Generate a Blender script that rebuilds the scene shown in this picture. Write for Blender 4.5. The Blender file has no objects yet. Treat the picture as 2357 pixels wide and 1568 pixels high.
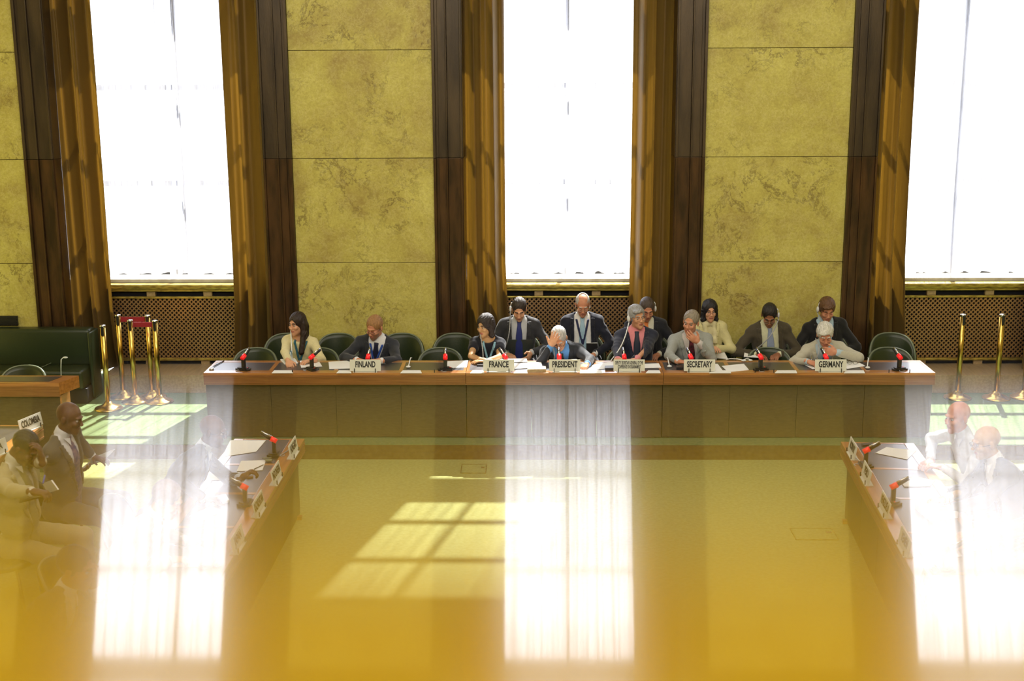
import bpy, bmesh, math, random
import numpy as np
from math import sin, cos, pi, atan2, sqrt, radians as R
from mathutils import Vector, Matrix
random.seed(7)
SC = bpy.context.scene
COL = SC.collection

# ------------------------------------------------------------------ camera
F_PX, PITCH, ROLL, YAW, CAM_H = 3000.0, 0.218833, 0.005691, -0.022375, 4.12524
def cam_axes():
    M = []
    for v in ((1, 0, 0), (0, 1, 0), (0, 0, 1)):
        x, y, z = v
        x, y = cos(YAW)*x - sin(YAW)*y, sin(YAW)*x + cos(YAW)*y
        d, u = cos(PITCH)*y - sin(PITCH)*z, sin(PITCH)*y + cos(PITCH)*z
        x, u = cos(ROLL)*x - sin(ROLL)*u, sin(ROLL)*x + cos(ROLL)*u
        M.append((x, d, u))
    M = list(zip(*M))
    return Vector(M[0]), Vector(M[1]), Vector(M[2])
CR, CF, CU = cam_axes()
cd = bpy.data.cameras.new('camera'); cam = bpy.data.objects.new('camera', cd); COL.objects.link(cam)
mw = Matrix.Identity(4)
for i in range(3):
    mw[i][0], mw[i][1], mw[i][2] = CR[i], CU[i], -CF[i]
mw[0][3], mw[1][3], mw[2][3] = 0, 0, CAM_H
cam.matrix_world = mw
cd.sensor_width = 36; cd.lens = 36*F_PX/2357.0
cd.clip_start = 0.005; cd.clip_end = 200
cd.dof.use_dof = True; cd.dof.focus_distance = 13.8; cd.dof.aperture_fstop = cd.lens/1000/0.030
SC.camera = cam
def at(px, py, axis, val):
    """world point seen at photo pixel (px,py) where coordinate axis equals val"""
    D = CR*((px-1178.5)/F_PX) + CF + CU*((784-py)/F_PX)
    O = Vector((0, 0, CAM_H))
    return O + D*((val - O[axis])/D[axis])
# ------------------------------------------------------------------ light
SC.view_settings.view_transform = 'Standard'; SC.view_settings.look = 'None'
SC.view_settings.gamma = 1; SC.view_settings.exposure = 0.0
SC.view_settings.use_curve_mapping = False
SC.cycles.use_denoising = True
SC.cycles.max_bounces = 8; SC.cycles.transparent_max_bounces = 12
SC.cycles.caustics_reflective = False; SC.cycles.caustics_refractive = False
SC.cycles.sample_clamp_indirect = 8
w = bpy.data.worlds.new('sky'); SC.world = w; w.use_nodes = True
bg = w.node_tree.nodes['Background']; bg.inputs[0].default_value = (.92, .97, 1.12, 1); bg.inputs[1].default_value = 5.2
def light(name, kind, energy, loc, rot=None, to=None, size=1, size_y=None, color=(1, 1, 1)):
    ld = bpy.data.lights.new(name, kind); ld.energy = energy; ld.color = color
    lo = bpy.data.objects.new(name, ld); COL.objects.link(lo); lo.location = loc
    if to is not None: lo.rotation_euler = (Vector(to)-Vector(loc)).to_track_quat('-Z', 'Y').to_euler()
    if kind == 'AREA':
        ld.shape = 'RECTANGLE'; ld.size = size; ld.size_y = size_y or size
    return lo
sun = light('sun', 'SUN', 40.0, (4, 30, 20), to=(4-.22*10, 20, 20-12.6), color=(1, .97, .9)); sun.data.angle = R(.6)
light('ceiling_light', 'AREA', 520, (0, 8.2, 8.9), to=(0, 8.2, 0), size=13, size_y=7, color=(1, .93, .80))
light('front_fill', 'AREA', 600, (0, 1.6, 7.4), to=(0, 14.5, 1.0), size=14, size_y=2.2, color=(1, .93, .82))  # added fill, no real fixture: brightens faces and window wall from the front
light('ledge_fill', 'AREA', 50, (-.4, -1.6, 6.0), to=(0, -.1, 4.1), size=3.0, size_y=.8, color=(1, .86, .5))  # added warm fill behind the camera, put in to brighten the ledge

# ------------------------------------------------------------------ materials
def nt(name):
    m = bpy.data.materials.new(name); m.use_nodes = True
    return m, m.node_tree, m.node_tree.nodes['Principled BSDF']
def mat(name, col, rough=.5, metal=0, spec=.5, col2=None, scale=8, detail=4, stretch=(1, 1, 1), bump=0, bscale=60, coat=0, sheen=0, contrast=(.35, .65), emit=0, trans=0, coatr=.14):
    m, t, b = nt(name); N, L = t.nodes, t.links
    b.inputs['Base Color'].default_value = (*col, 1)
    b.inputs['Roughness'].default_value = rough; b.inputs['Metallic'].default_value = metal
    b.inputs['Specular IOR Level'].default_value = spec
    b.inputs['Coat Weight'].default_value = coat; b.inputs['Coat Roughness'].default_value = coatr
    b.inputs['Sheen Weight'].default_value = sheen
    if trans: b.inputs['Transmission Weight'].default_value = trans
    if emit:
        b.inputs['Emission Color'].default_value = (*col, 1); b.inputs['Emission Strength'].default_value = emit
    tc = N.new('ShaderNodeTexCoord')
    if col2 or bump:
        mp = N.new('ShaderNodeMapping'); mp.inputs['Scale'].default_value = stretch; L.new(tc.outputs['Object'], mp.inputs[0])
    if col2:
        n = N.new('ShaderNodeTexNoise'); n.inputs['Scale'].default_value = scale; n.inputs['Detail'].default_value = detail
        L.new(mp.outputs[0], n.inputs['Vector'])
        r = N.new('ShaderNodeValToRGB'); r.color_ramp.elements[0].position = contrast[0]; r.color_ramp.elements[1].position = contrast[1]
        r.color_ramp.elements[0].color = (*col, 1); r.color_ramp.elements[1].color = (*col2, 1)
        L.new(n.outputs['Fac'], r.inputs[0]); L.new(r.outputs[0], b.inputs['Base Color'])
    if bump:
        n2 = N.new('ShaderNodeTexNoise'); n2.inputs['Scale'].default_value = bscale; n2.inputs['Detail'].default_value = 3
        L.new(mp.outputs[0], n2.inputs['Vector'])
        bp = N.new('ShaderNodeBump'); bp.inputs['Strength'].default_value = bump; bp.inputs['Distance'].default_value = .01
        L.new(n2.outputs['Fac'], bp.inputs['Height']); L.new(bp.outputs[0], b.inputs['Normal'])
    return m
def marble_mat():
    m, t, b = nt('yellow_marble'); N, L = t.nodes, t.links
    tc = N.new('ShaderNodeTexCoord'); oi = N.new('ShaderNodeObjectInfo')
    ad = N.new('ShaderNodeVectorMath'); ad.operation = 'ADD'
    L.new(tc.outputs['Object'], ad.inputs[0])
    sc_ = N.new('ShaderNodeVectorMath'); sc_.operation = 'SCALE'; sc_.inputs['Scale'].default_value = 9
    cmb = N.new('ShaderNodeCombineXYZ'); L.new(oi.outputs['Random'], cmb.inputs[0]); L.new(oi.outputs['Random'], cmb.inputs[2])
    L.new(cmb.outputs[0], sc_.inputs[0]); L.new(sc_.outputs[0], ad.inputs[1])
    def noise(s, d, r=.6, dist=0):
        n = N.new('ShaderNodeTexNoise'); n.inputs['Scale'].default_value = s; n.inputs['Detail'].default_value = d
        n.inputs['Roughness'].default_value = r; n.inputs['Distortion'].default_value = dist
        L.new(ad.outputs[0], n.inputs['Vector']); return n
    def ramp(src, stops):
        r = N.new('ShaderNodeValToRGB'); e = r.color_ramp.elements
        while len(e) < len(stops): e.new(.5)
        for el, (p, c) in zip(e, stops): el.position = p; el.color = (*c, 1)
        L.new(src, r.inputs[0]); return r
    base = ramp(noise(1.5, 7, .64, .35).outputs['Fac'], [(.3, (.39, .30, .085)), (.5, (.53, .46, .115)), (.7, (.63, .57, .155))])
    def mix(a, bcol, fac, mode='MIX'):
        x = N.new('ShaderNodeMix'); x.data_type = 'RGBA'; x.blend_type = mode
        if isinstance(fac, float): x.inputs[0].default_value = fac
        else: L.new(fac, x.inputs[0])
        L.new(a, x.inputs[6])
        if isinstance(bcol, tuple): x.inputs[7].default_value = (*bcol, 1)
        else: L.new(bcol, x.inputs[7])
        return x.outputs[2]
    sp = ramp(noise(38, 5, .7).outputs['Fac'], [(.25, (.80, .74, .62)), (.55, (1, 1, 1)), (.72, (1.12, 1.12, 1.1))])
    c = mix(base.outputs[0], sp.outputs[0], 1.0, 'MULTIPLY')
    nv = noise(2.4, 12, .74, .35)
    a = N.new('ShaderNodeMath'); a.operation = 'SUBTRACT'; a.inputs[1].default_value = .5; L.new(nv.outputs['Fac'], a.inputs[0])
    a2 = N.new('ShaderNodeMath'); a2.operation = 'ABSOLUTE'; L.new(a.outputs[0], a2.inputs[0])
    v = ramp(a2.outputs[0], [(0.0, (1, 1, 1)), (.010, (.45, .45, .45)), (.025, (0, 0, 0))])
    gate = ramp(noise(1.3, 3).outputs['Fac'], [(.46, (0, 0, 0)), (.62, (.85, .85, .85))])
    vm = N.new('ShaderNodeMath'); vm.operation = 'MULTIPLY'; L.new(v.outputs[0], vm.inputs[0]); L.new(gate.outputs[0], vm.inputs[1])
    c = mix(c, (.12, .075, .025), vm.outputs[0])
    nw = noise(5.2, 10, .78, .4)
    b1 = N.new('ShaderNodeMath'); b1.operation = 'SUBTRACT'; b1.inputs[1].default_value = .47; L.new(nw.outputs['Fac'], b1.inputs[0])
    b2 = N.new('ShaderNodeMath'); b2.operation = 'ABSOLUTE'; L.new(b1.outputs[0], b2.inputs[0])
    v2 = ramp(b2.outputs[0], [(0.0, (.30, .30, .30)), (.02, (0, 0, 0))])
    c = mix(c, (.80, .72, .36), v2.outputs[0])
    L.new(c, b.inputs['Base Color']); b.inputs['Roughness'].default_value = .42; b.inputs['Specular IOR Level'].default_value = .35
    return m
def sheer_mat():
    m = bpy.data.materials.new('sheer_fabric'); m.use_nodes = True; t = m.node_tree; N, L = t.nodes, t.links
    N.remove(N['Principled BSDF'])
    tr = N.new('ShaderNodeBsdfTransparent'); tr.inputs[0].default_value = (1, 1, 1, 1)
    tl = N.new('ShaderNodeBsdfTranslucent'); tl.inputs[0].default_value = (.66, .67, .72, 1)
    df = N.new('ShaderNodeBsdfDiffuse'); df.inputs[0].default_value = (.8, .8, .82, 1)
    m1 = N.new('ShaderNodeMixShader'); m1.inputs[0].default_value = .68; L.new(tl.outputs[0], m1.inputs[1]); L.new(df.outputs[0], m1.inputs[2])
    lw = N.new('ShaderNodeLayerWeight'); lw.inputs[0].default_value = .42
    mr = N.new('ShaderNodeMapRange'); mr.inputs[3].default_value = .34; mr.inputs[4].default_value = .99
    L.new(lw.outputs['Facing'], mr.inputs[0])
    m2 = N.new('ShaderNodeMixShader'); L.new(mr.outputs[0], m2.inputs[0]); L.new(tr.outputs[0], m2.inputs[1]); L.new(m1.outputs[0], m2.inputs[2])
    L.new(m2.outputs[0], N['Material Output'].inputs[0]); return m
def velvet_mat():
    m, t, b = nt('gold_velvet'); N, L = t.nodes, t.links
    b.inputs['Base Color'].default_value = (.115, .066, .018, 1); b.inputs['Roughness'].default_value = .55
    b.inputs['Sheen Weight'].default_value = .5; b.inputs['Sheen Tint'].default_value = (.9, .65, .2, 1)
    tl = N.new('ShaderNodeBsdfTranslucent'); tl.inputs[0].default_value = (.62, .44, .13, 1)
    mx = N.new('ShaderNodeMixShader'); mx.inputs[0].default_value = .38
    L.new(b.outputs[0], mx.inputs[1]); L.new(tl.outputs[0], mx.inputs[2]); L.new(mx.outputs[0], N['Material Output'].inputs[0])
    return m
def pane_mat():
    m = bpy.data.materials.new('window_glass'); m.use_nodes = True; t = m.node_tree; N, L = t.nodes, t.links
    N.remove(N['Principled BSDF'])
    tr = N.new('ShaderNodeBsdfTransparent'); gl = N.new('ShaderNodeBsdfGlossy'); gl.inputs['Roughness'].default_value = .02
    mx = N.new('ShaderNodeMixShader'); mx.inputs[0].default_value = .06
    L.new(tr.outputs[0], mx.inputs[1]); L.new(gl.outputs[0], mx.inputs[2]); L.new(mx.outputs[0], N['Material Output'].inputs[0]); return m
M = dict(
    marble=marble_mat(), sheer=sheer_mat(), velvet=velvet_mat(), pane=pane_mat(),
    plaster=mat('pale_plaster', (.55, .46, .28), .8), ceiling=mat('ceiling_paint', (.6, .5, .33), .8),
    sepia=mat('sepia_mural', (.075, .045, .018), .7, col2=(.16, .11, .04), scale=1.6, detail=8),
    core=mat('pier_masonry', (.12, .08, .04), .8),
    bronze=mat('bronze_dark', (.045, .030, .016), .34, metal=.35, col2=(.085, .056, .028), scale=2.5, stretch=(3, 3, .5), bump=.12, bscale=30),
    bronze2=mat('bronze_worn', (.115, .058, .024), .24, metal=.45, col2=(.050, .030, .014), scale=3.5, stretch=(3, 3, .6), bump=.15, bscale=40),
    brass=mat('brass', (.80, .56, .16), .22, metal=1, col2=(.55, .36, .09), scale=9),
    brassrail=mat('brass_rail', (.62, .50, .12), .35, metal=.8, col2=(.30, .22, .06), scale=12, stretch=(1, 4, 4)),
    brasslat=mat('brass_lattice', (.40, .24, .11), .38, metal=.55),
    dark=mat('dark_void', (.008, .008, .014), .9),
    sill=mat('marble_sill', (.8, .76, .66), .25, col2=(.6, .55, .45), scale=6),
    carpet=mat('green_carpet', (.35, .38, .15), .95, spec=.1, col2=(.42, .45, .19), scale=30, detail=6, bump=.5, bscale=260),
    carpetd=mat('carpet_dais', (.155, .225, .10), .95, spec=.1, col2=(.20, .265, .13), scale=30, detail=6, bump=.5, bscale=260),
    riser=mat('brown_carpet_riser', (.13, .085, .03), .9, spec=.1, col2=(.16, .11, .04), scale=20),
    stepwood=mat('parquet_step', (.46, .33, .17), .35, col2=(.36, .25, .12), scale=5, stretch=(8, 1, 8)),
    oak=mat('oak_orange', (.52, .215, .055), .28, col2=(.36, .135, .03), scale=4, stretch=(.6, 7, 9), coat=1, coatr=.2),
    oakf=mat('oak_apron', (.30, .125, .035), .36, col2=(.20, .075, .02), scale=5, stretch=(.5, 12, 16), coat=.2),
    oaky=mat('oak_side', (.52, .215, .055), .28, col2=(.36, .135, .03), scale=4, stretch=(7, .6, 9), coat=1, coatr=.2),
    leather=mat('desk_leather', (.018, .018, .028), .36, bump=.06, bscale=90, spec=1.0, coat=.7, coatr=.25),
    panel=mat('olive_veneer', (.105, .08, .040), .42, col2=(.085, .062, .030), scale=5, stretch=(3, 3, 12), spec=.4),
    chrome=mat('chrome', (.75, .75, .75), .15, metal=1),
    gleather=mat('green_leather', (.021, .032, .013), .32, spec=.5, bump=.08, bscale=70),
    gpipe=mat('green_piping', (.16, .19, .13), .3),
    legm=mat('chair_leg_metal', (.10, .08, .06), .35, metal=.6),
    paper=mat('paper', (.88, .88, .88), .7), card=mat('white_card', (.86, .86, .84), .6),
    plate=mat('nameplate_white', (.66, .65, .58), .5), ink=mat('ink', (.012, .012, .015), .6),
    black=mat('black_plastic', (.012, .012, .014), .35), blackm=mat('black_matte', (.02, .02, .022), .6),
    red=mat('red_lamp', (.85, .015, .02), .3, emit=.35), redbelt=mat('red_belt', (.30, .006, .02), .6),
    white=mat('white_plastic', (.78, .8, .8), .35), grayp=mat('grey_plastic', (.35, .36, .38), .4),
    laptop=mat('laptop_lid', (.055, .065, .062), .3, metal=.4), logo=mat('logo_white', (.85, .88, .92), .4, emit=.5),
    ledge=mat('golden_varnish', (.80, .52, .012), .20, col2=(.72, .45, .010), scale=3, stretch=(1, 3, 3), spec=.03, coat=.60, coatr=.045),
    wire=mat('pale_wire', (.45, .40, .32), .3, metal=.8), gold=mat('gold_wire', (.8, .6, .25), .25, metal=1), blue=mat('blue_plastic', (.05, .08, .45), .4), amber=mat('amber_fitting', (.9, .5, .1), .3, metal=.6),
    eye=mat('eye_white', (.42, .38, .34), .6, spec=.15), iris=mat('eye_iris', (.02, .014, .01), .45), lens=mat('lens_glint', (.55, .6, .65), .1, trans=.8),
)
# ------------------------------------------------------------------ mesh helpers
def mesh_obj(name, verts, faces, m, parent=None, smooth=False, mi=None):
    me = bpy.data.meshes.new(name); me.from_pydata([tuple(v) for v in verts], [], [tuple(f) for f in faces])
    ms = m if isinstance(m, (list, tuple)) else [m]
    for x in ms: me.materials.append(x)
    if smooth: me.polygons.foreach_set('use_smooth', [True]*len(me.polygons))
    if mi is not None: me.polygons.foreach_set('material_index', mi)
    me.update()
    o = bpy.data.objects.new(name, me); COL.objects.link(o)
    if parent: o.parent = parent
    return o
def big_mesh(name, V, Q, ms, parent=None, mi=None):
    me = bpy.data.meshes.new(name); n = len(V); q = len(Q)
    me.vertices.add(n); me.vertices.foreach_set('co', np.asarray(V, np.float32).ravel())
    me.loops.add(4*q); me.loops.foreach_set('vertex_index', np.asarray(Q, np.int32).ravel())
    me.polygons.add(q); me.polygons.foreach_set('loop_start', np.arange(0, 4*q, 4, dtype=np.int32))
    for x in (ms if isinstance(ms, (list, tuple)) else [ms]): me.materials.append(x)
    me.polygons.foreach_set('use_smooth', np.ones(q, bool))
    if mi is not None: me.polygons.foreach_set('material_index', np.asarray(mi, np.int32))
    me.update(calc_edges=True); me.validate()
    o = bpy.data.objects.new(name, me); COL.objects.link(o)
    if parent: o.parent = parent
    return o
class MB:
    def __init__(s): s.v = []; s.f = []; s.mi = []
    def _add(s, vs, fs, mi=0):
        n = len(s.v); s.v += [Vector(v) for v in vs]; s.f += [tuple(i+n for i in f) for f in fs]; s.mi += [mi]*len(fs)
    def box(s, a, b, mi=0, T=None, bev=0):
        (x0, y0, z0), (x1, y1, z1) = a, b
        if bev <= 0:
            vs = [(x, y, z) for x in (x0, x1) for y in (y0, y1) for z in (z0, z1)]
            fs = [(0, 1, 3, 2), (4, 6, 7, 5), (0, 4, 5, 1), (2, 3, 7, 6), (0, 2, 6, 4), (1, 5, 7, 3)]
        else:
            bm = bmesh.new(); r = bmesh.ops.create_cube(bm, size=1)
            bmesh.ops.scale(bm, vec=(x1-x0, y1-y0, z1-z0), verts=bm.verts); bmesh.ops.translate(bm, vec=((x0+x1)/2, (y0+y1)/2, (z0+z1)/2), verts=bm.verts)
            bmesh.ops.bevel(bm, geom=bm.edges[:], offset=bev, segments=2, affect='EDGES', profile=.6)
            bm.verts.index_update(); vs = [v.co.copy() for v in bm.verts]; fs = [[v.index for v in f.verts] for f in bm.faces]; bm.free()
        if T is not None: vs = [T @ Vector(v) for v in vs]
        s._add(vs, fs, mi); return s
    def tube(s, pts, r, n=8, mi=0, caps=True):
        pts = [Vector(p) for p in pts]; rs = r if isinstance(r, (list, tuple)) else [r]*len(pts)
        rings = []; up = Vector((0, 0, 1)); prev = None
        for i, p in enumerate(pts):
            t = (pts[min(i+1, len(pts)-1)]-pts[max(i-1, 0)]).normalized()
            if prev is None:
                a = t.cross(up) if abs(t.dot(up)) < .95 else t.cross(Vector((1, 0, 0)))
            else: a = prev - t*prev.dot(t)
            a.normalize(); prev = a; b = t.cross(a)
            rings.append([p + (a*cos(2*pi*k/n)+b*sin(2*pi*k/n))*rs[i] for k in range(n)])
        vs = [v for ring in rings for v in ring]; fs = []
        for i in range(len(pts)-1):
            for k in range(n): fs.append((i*n+k, i*n+(k+1) % n, (i+1)*n+(k+1) % n, (i+1)*n+k))
        if caps: fs += [tuple(range(n))[::-1], tuple((len(pts)-1)*n+k for k in range(n))]
        s._add(vs, fs, mi); return s
    def lathe(s, prof, c=(0, 0, 0), n=24, mi=0):
        vs = []; fs = []; m = len(prof)
        for r, z in prof:
            for k in range(n): vs.append((c[0]+r*cos(2*pi*k/n), c[1]+r*sin(2*pi*k/n), c[2]+z))
        for i in range(m-1):
            for k in range(n): fs.append((i*n+k, i*n+(k+1) % n, (i+1)*n+(k+1) % n, (i+1)*n+k))
        s._add(vs, fs, mi); return s
    def prism(s, poly, z0, z1, mi=0, T=None):
        n = len(poly); vs = [(x, y, z0) for x, y in poly]+[(x, y, z1) for x, y in poly]
        fs = [tuple(range(n))[::-1], tuple(range(n, 2*n))]+[(k, (k+1) % n, n+(k+1) % n, n+k) for k in range(n)]
        if T is not None: vs = [T @ Vector(v) for v in vs]
        s._add(vs, fs, mi); return s
    def ball(s, c, r, n=12, m=8, mi=0, T=None):
        r = r if isinstance(r, (list, tuple)) else (r, r, r); vs = []; fs = []
        for i in range(m+1):
            a = pi*i/m
            for k in range(n): vs.append((c[0]+r[0]*sin(a)*cos(2*pi*k/n), c[1]+r[1]*sin(a)*sin(2*pi*k/n), c[2]+r[2]*cos(a)))
        for i in range(m):
            for k in range(n): fs.append((i*n+k, (i+1)*n+k, (i+1)*n+(k+1) % n, i*n+(k+1) % n))
        if T is not None: vs = [T @ Vector(v) for v in vs]
        s._add(vs, fs, mi); return s
    def build(s, name, m, parent=None, smooth=False): return mesh_obj(name, s.v, s.f, m, parent, smooth, s.mi)
def tag(o, label=None, cat=None, group=None, kind=None):
    if label: o['label'] = label
    if cat: o['category'] = cat
    if group: o['group'] = group
    if kind: o['kind'] = kind
    return o
def empty(name, loc=(0, 0, 0), rz=0, label=None, cat=None, group=None, kind=None):
    o = bpy.data.objects.new(name, None); COL.objects.link(o); o.location = loc; o.rotation_euler = (0, 0, rz); o.empty_display_size = .1
    return tag(o, label, cat, group, kind)
KIDS = {}
def copy_tree(o, parent=None):
    c = o.copy(); COL.objects.link(c)
    if parent: c.parent = parent
    for ch in [x for x in bpy.data.objects if x.parent == o]: copy_tree(ch, c)
    return c
def box(name, a, b, m, parent=None, bev=0): return MB().box(a, b, bev=bev).build(name, m, parent)
def text(name, s, size, m, parent, loc, rot, width=None, extrude=.0008, bold=0.0):
    cu = bpy.data.curves.new(name, 'FONT'); cu.body = s; cu.size = size; cu.align_x = 'CENTER'; cu.align_y = 'CENTER'
    cu.extrude = extrude; cu.offset = bold; cu.materials.append(m)
    o = bpy.data.objects.new(name, cu); COL.objects.link(o); o.parent = parent; o.location = loc; o.rotation_euler = rot
    bpy.context.view_layer.update(); d = o.dimensions.x; me = bpy.data.meshes.new_from_object(o.evaluated_get(bpy.context.evaluated_depsgraph_get()))
    bpy.data.objects.remove(o); q = bpy.data.objects.new(name, me); COL.objects.link(q); q.parent = parent; q.location = loc; q.rotation_euler = rot
    if width and d > 0: q.scale = (width/d, 1, 1)
    return q

# ================================================================== SETTING
YW, YM, ZF, ZP = 16.2, 15.6, -0.17, 0.23     # wall plane, chamber floor, platform height (dais top is 0)
PITCHW, C0 = 4.899, .338
def struct(o): o['kind'] = 'structure'; return o
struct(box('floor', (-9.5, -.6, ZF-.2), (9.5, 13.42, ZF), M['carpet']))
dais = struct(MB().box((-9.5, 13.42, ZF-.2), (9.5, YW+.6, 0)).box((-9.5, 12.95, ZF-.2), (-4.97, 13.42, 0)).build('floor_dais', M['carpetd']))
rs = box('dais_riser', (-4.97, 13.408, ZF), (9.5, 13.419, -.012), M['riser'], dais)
plat = struct(MB().box((-5.42, 15.56, 0), (9.5, YW+.6, ZP), bev=.006).build('floor_platform', M['stepwood']))
struct(box('ceiling', (-9.5, -3.2, 9.2), (9.5, YW+.6, 9.4), M['ceiling']))
struct(box('wall_left', (-9.7, -3.2, ZF-.2), (-9.5, YW+.6, 9.4), M['marble']))
struct(box('wall_right', (9.5, -3.2, ZF-.2), (9.7, YW+.6, 9.4), M['marble']))
struct(MB().box((-9.5, .30, ZF-.2), (9.5, .42, 3.86)).build('wall_front', M['plaster']))
struct(MB().box((-9.5, -.5, 6.3), (9.5, -.3, 9.2)).box((-9.5, -.5, 3.6), (-2.4, -.3, 6.3)).box((2.4, -.5, 3.6), (9.5, -.3, 6.3)).box((-9.5, -3.2, 3.0), (9.5, .3, 3.1)).box((-9.5, -3.2, 3.1), (9.5, -3.1, 9.2)).build('booth_shell', M['plaster']))

wall = struct(MB().box((-9.5, YM+.1, 8.6), (9.5, YW+.55, 9.2)).build('wall_back', M['core']))
Z_SILL, Z_LINT0, Z_LINT1, Z_TOP = 1.325, 4.84, 5.08, 8.6
joints = [ZP, .371, 1.628, 2.885, 4.142, 5.399, 6.656, 7.913, 9.2]
piers = [C0+PITCHW*(i+.5) for i in (-2, -1, 0, 1)]
for pc in piers:
    MB().box((pc-1.184, YM+.02, 0), (pc+1.184, YW+.55, 8.6)).build('pier', M['core'], wall)
    hw = .841
    for a, b in zip(joints[:-1], joints[1:]):
        x0, x1 = max(pc-hw, -9.5), min(pc+hw, 9.5)
        zs_ = [(a, b, 'marble')] if b < 4.8 or a > 5 else [(a, 4.86, 'marble')]
        if a > 5: zs_ = []
        for (a_, b_, mm) in zs_: MB().box((x0, YM-.03, a_+.003), (x1, YM+.02, b_-.003), bev=.004).build('marble_slab', M[mm], wall)
    MB().box((max(pc-hw, -9.5), YM-.055, 4.862), (min(pc+hw, 9.5), YM+.02, 4.98), bev=.01).build('cornice', M['bronze2'], wall)
    for a, b in ((4.983, 6.3), (6.304, 7.7), (7.704, 9.2)): MB().box((max(pc-hw, -9.5), YM-.02, a), (min(pc+hw, 9.5), YM+.02, b)).build('sepia_panel', M['sepia'], wall)
    for s in (-1, 1):
        for (za, zb, m) in ((ZP, 2.882, M['bronze2']), (2.888, 9.2, M['bronze'])):
            mb = MB()
            # stepped profile: narrow edge bead, flat, raised flat, bead
            for (u0, u1, dep) in ((.843, .875, .07), (.875, .91, .03), (.91, 1.0, .045), (1.0, 1.014, .065), (1.016, 1.165, .03), (1.165, 1.188, .06)):
                x0, x1 = sorted((pc+s*u0, pc+s*u1)); mb.box((x0, YM-dep, za), (x1, YM+.02, zb), bev=.003)
            x0, x1 = sorted((pc+s*1.17, pc+s*1.196)); mb.box((x0, YM-.02, za), (x1, YW+.3, zb))
            mb.build('bronze_casing', m, wall)
# vent on the left marble
v = MB().box((-6.72, YM-.055, .86), (-6.42, YM-.03, .98))
for k in range(4): v.box((-6.71, YM-.065, .868+k*.03), (-6.43, YM-.053, .878+k*.03))
v.build('wall_vent', M['black'], wall)

def sheer(xc, z0, z1, name, hw=1.18, seed=0):
    rnd = random.Random(seed); n = 420; V = []; Fq = []
    ph = [rnd.uniform(0, 6.28) for _ in range(6)]
    zs = [z0, z0+.04, z0+.10, (z0*.7+z1*.3), (z0+z1)/2, z1]
    for j, z in enumerate(zs):
        for i in range(n+1):
            u = -hw+2*hw*i/n
            a = .055*sin(27*u+ph[0]+1.6*sin(3.1*u+ph[1]))+.026*sin(67*u+ph[2]+2*sin(5*u+ph[3]))+.010*sin(129*u+ph[4])
            a *= (1+.35*sin(4.3*u+ph[5]))
            V.append((xc+u+.01*sin(2*z+9*u), YW+.17+a, z+(.018*sin(23*u+ph[1]) if j == 0 else 0)))
    for j in range(len(zs)-1):
        for i in range(n): Fq.append((j*(n+1)+i, j*(n+1)+i+1, (j+1)*(n+1)+i+1, (j+1)*(n+1)+i))
    return mesh_obj(name, V, Fq, M['sheer'], smooth=True)
def curtain(xa, xb, inner, seed, name='curtain'):
    """heavy drape from xa to xb; inner = sign of the side that faces the window"""
    rnd = random.Random(seed); n = 120; zs = [ZP+.01, .5, 1.0, 1.6, 2.4, 3.4, 4.6, 6.5, 9.1]; V = []; Fq = []
    p = [rnd.uniform(0, 6.28) for _ in range(6)]; W = abs(xb-xa)
    for j, z in enumerate(zs):
        fl = max(0, (1.9-z))/1.9
        for i in range(n+1):
            t = i/n                                  # 0 at the pier, 1 at the window
            u = t*W
            env = 1
            a = .10*sin(31*u+p[0]+1.2*sin(6*u+p[1]))+.035*sin(57*u+p[2]+.3*z)+.008*sin(121*u+p[3]+z*.5)
            a += .03*sin(1.1*z+14*u+p[4])*fl
            x = xa+inner*(u*(1+.0*fl)+.02*sin(2.2*z+p[5])*t*fl+.10*t*fl*fl*(1 if seed % 2 else .4))
            V.append((x, YW-.30+a-.07*fl*t, z))
    for j in range(len(zs)-1):
        for i in range(n): Fq.append((j*(n+1)+i, j*(n+1)+i+1, (j+1)*(n+1)+i+1, (j+1)*(n+1)+i))
    o = mesh_obj(name, V, Fq, M['velvet'], smooth=True)
    md = o.modifiers.new('thickness', 'SOLIDIFY'); md.thickness = .006
    return o
WN = {-1: 'left', 0: 'middle', 1: 'right'}
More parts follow.
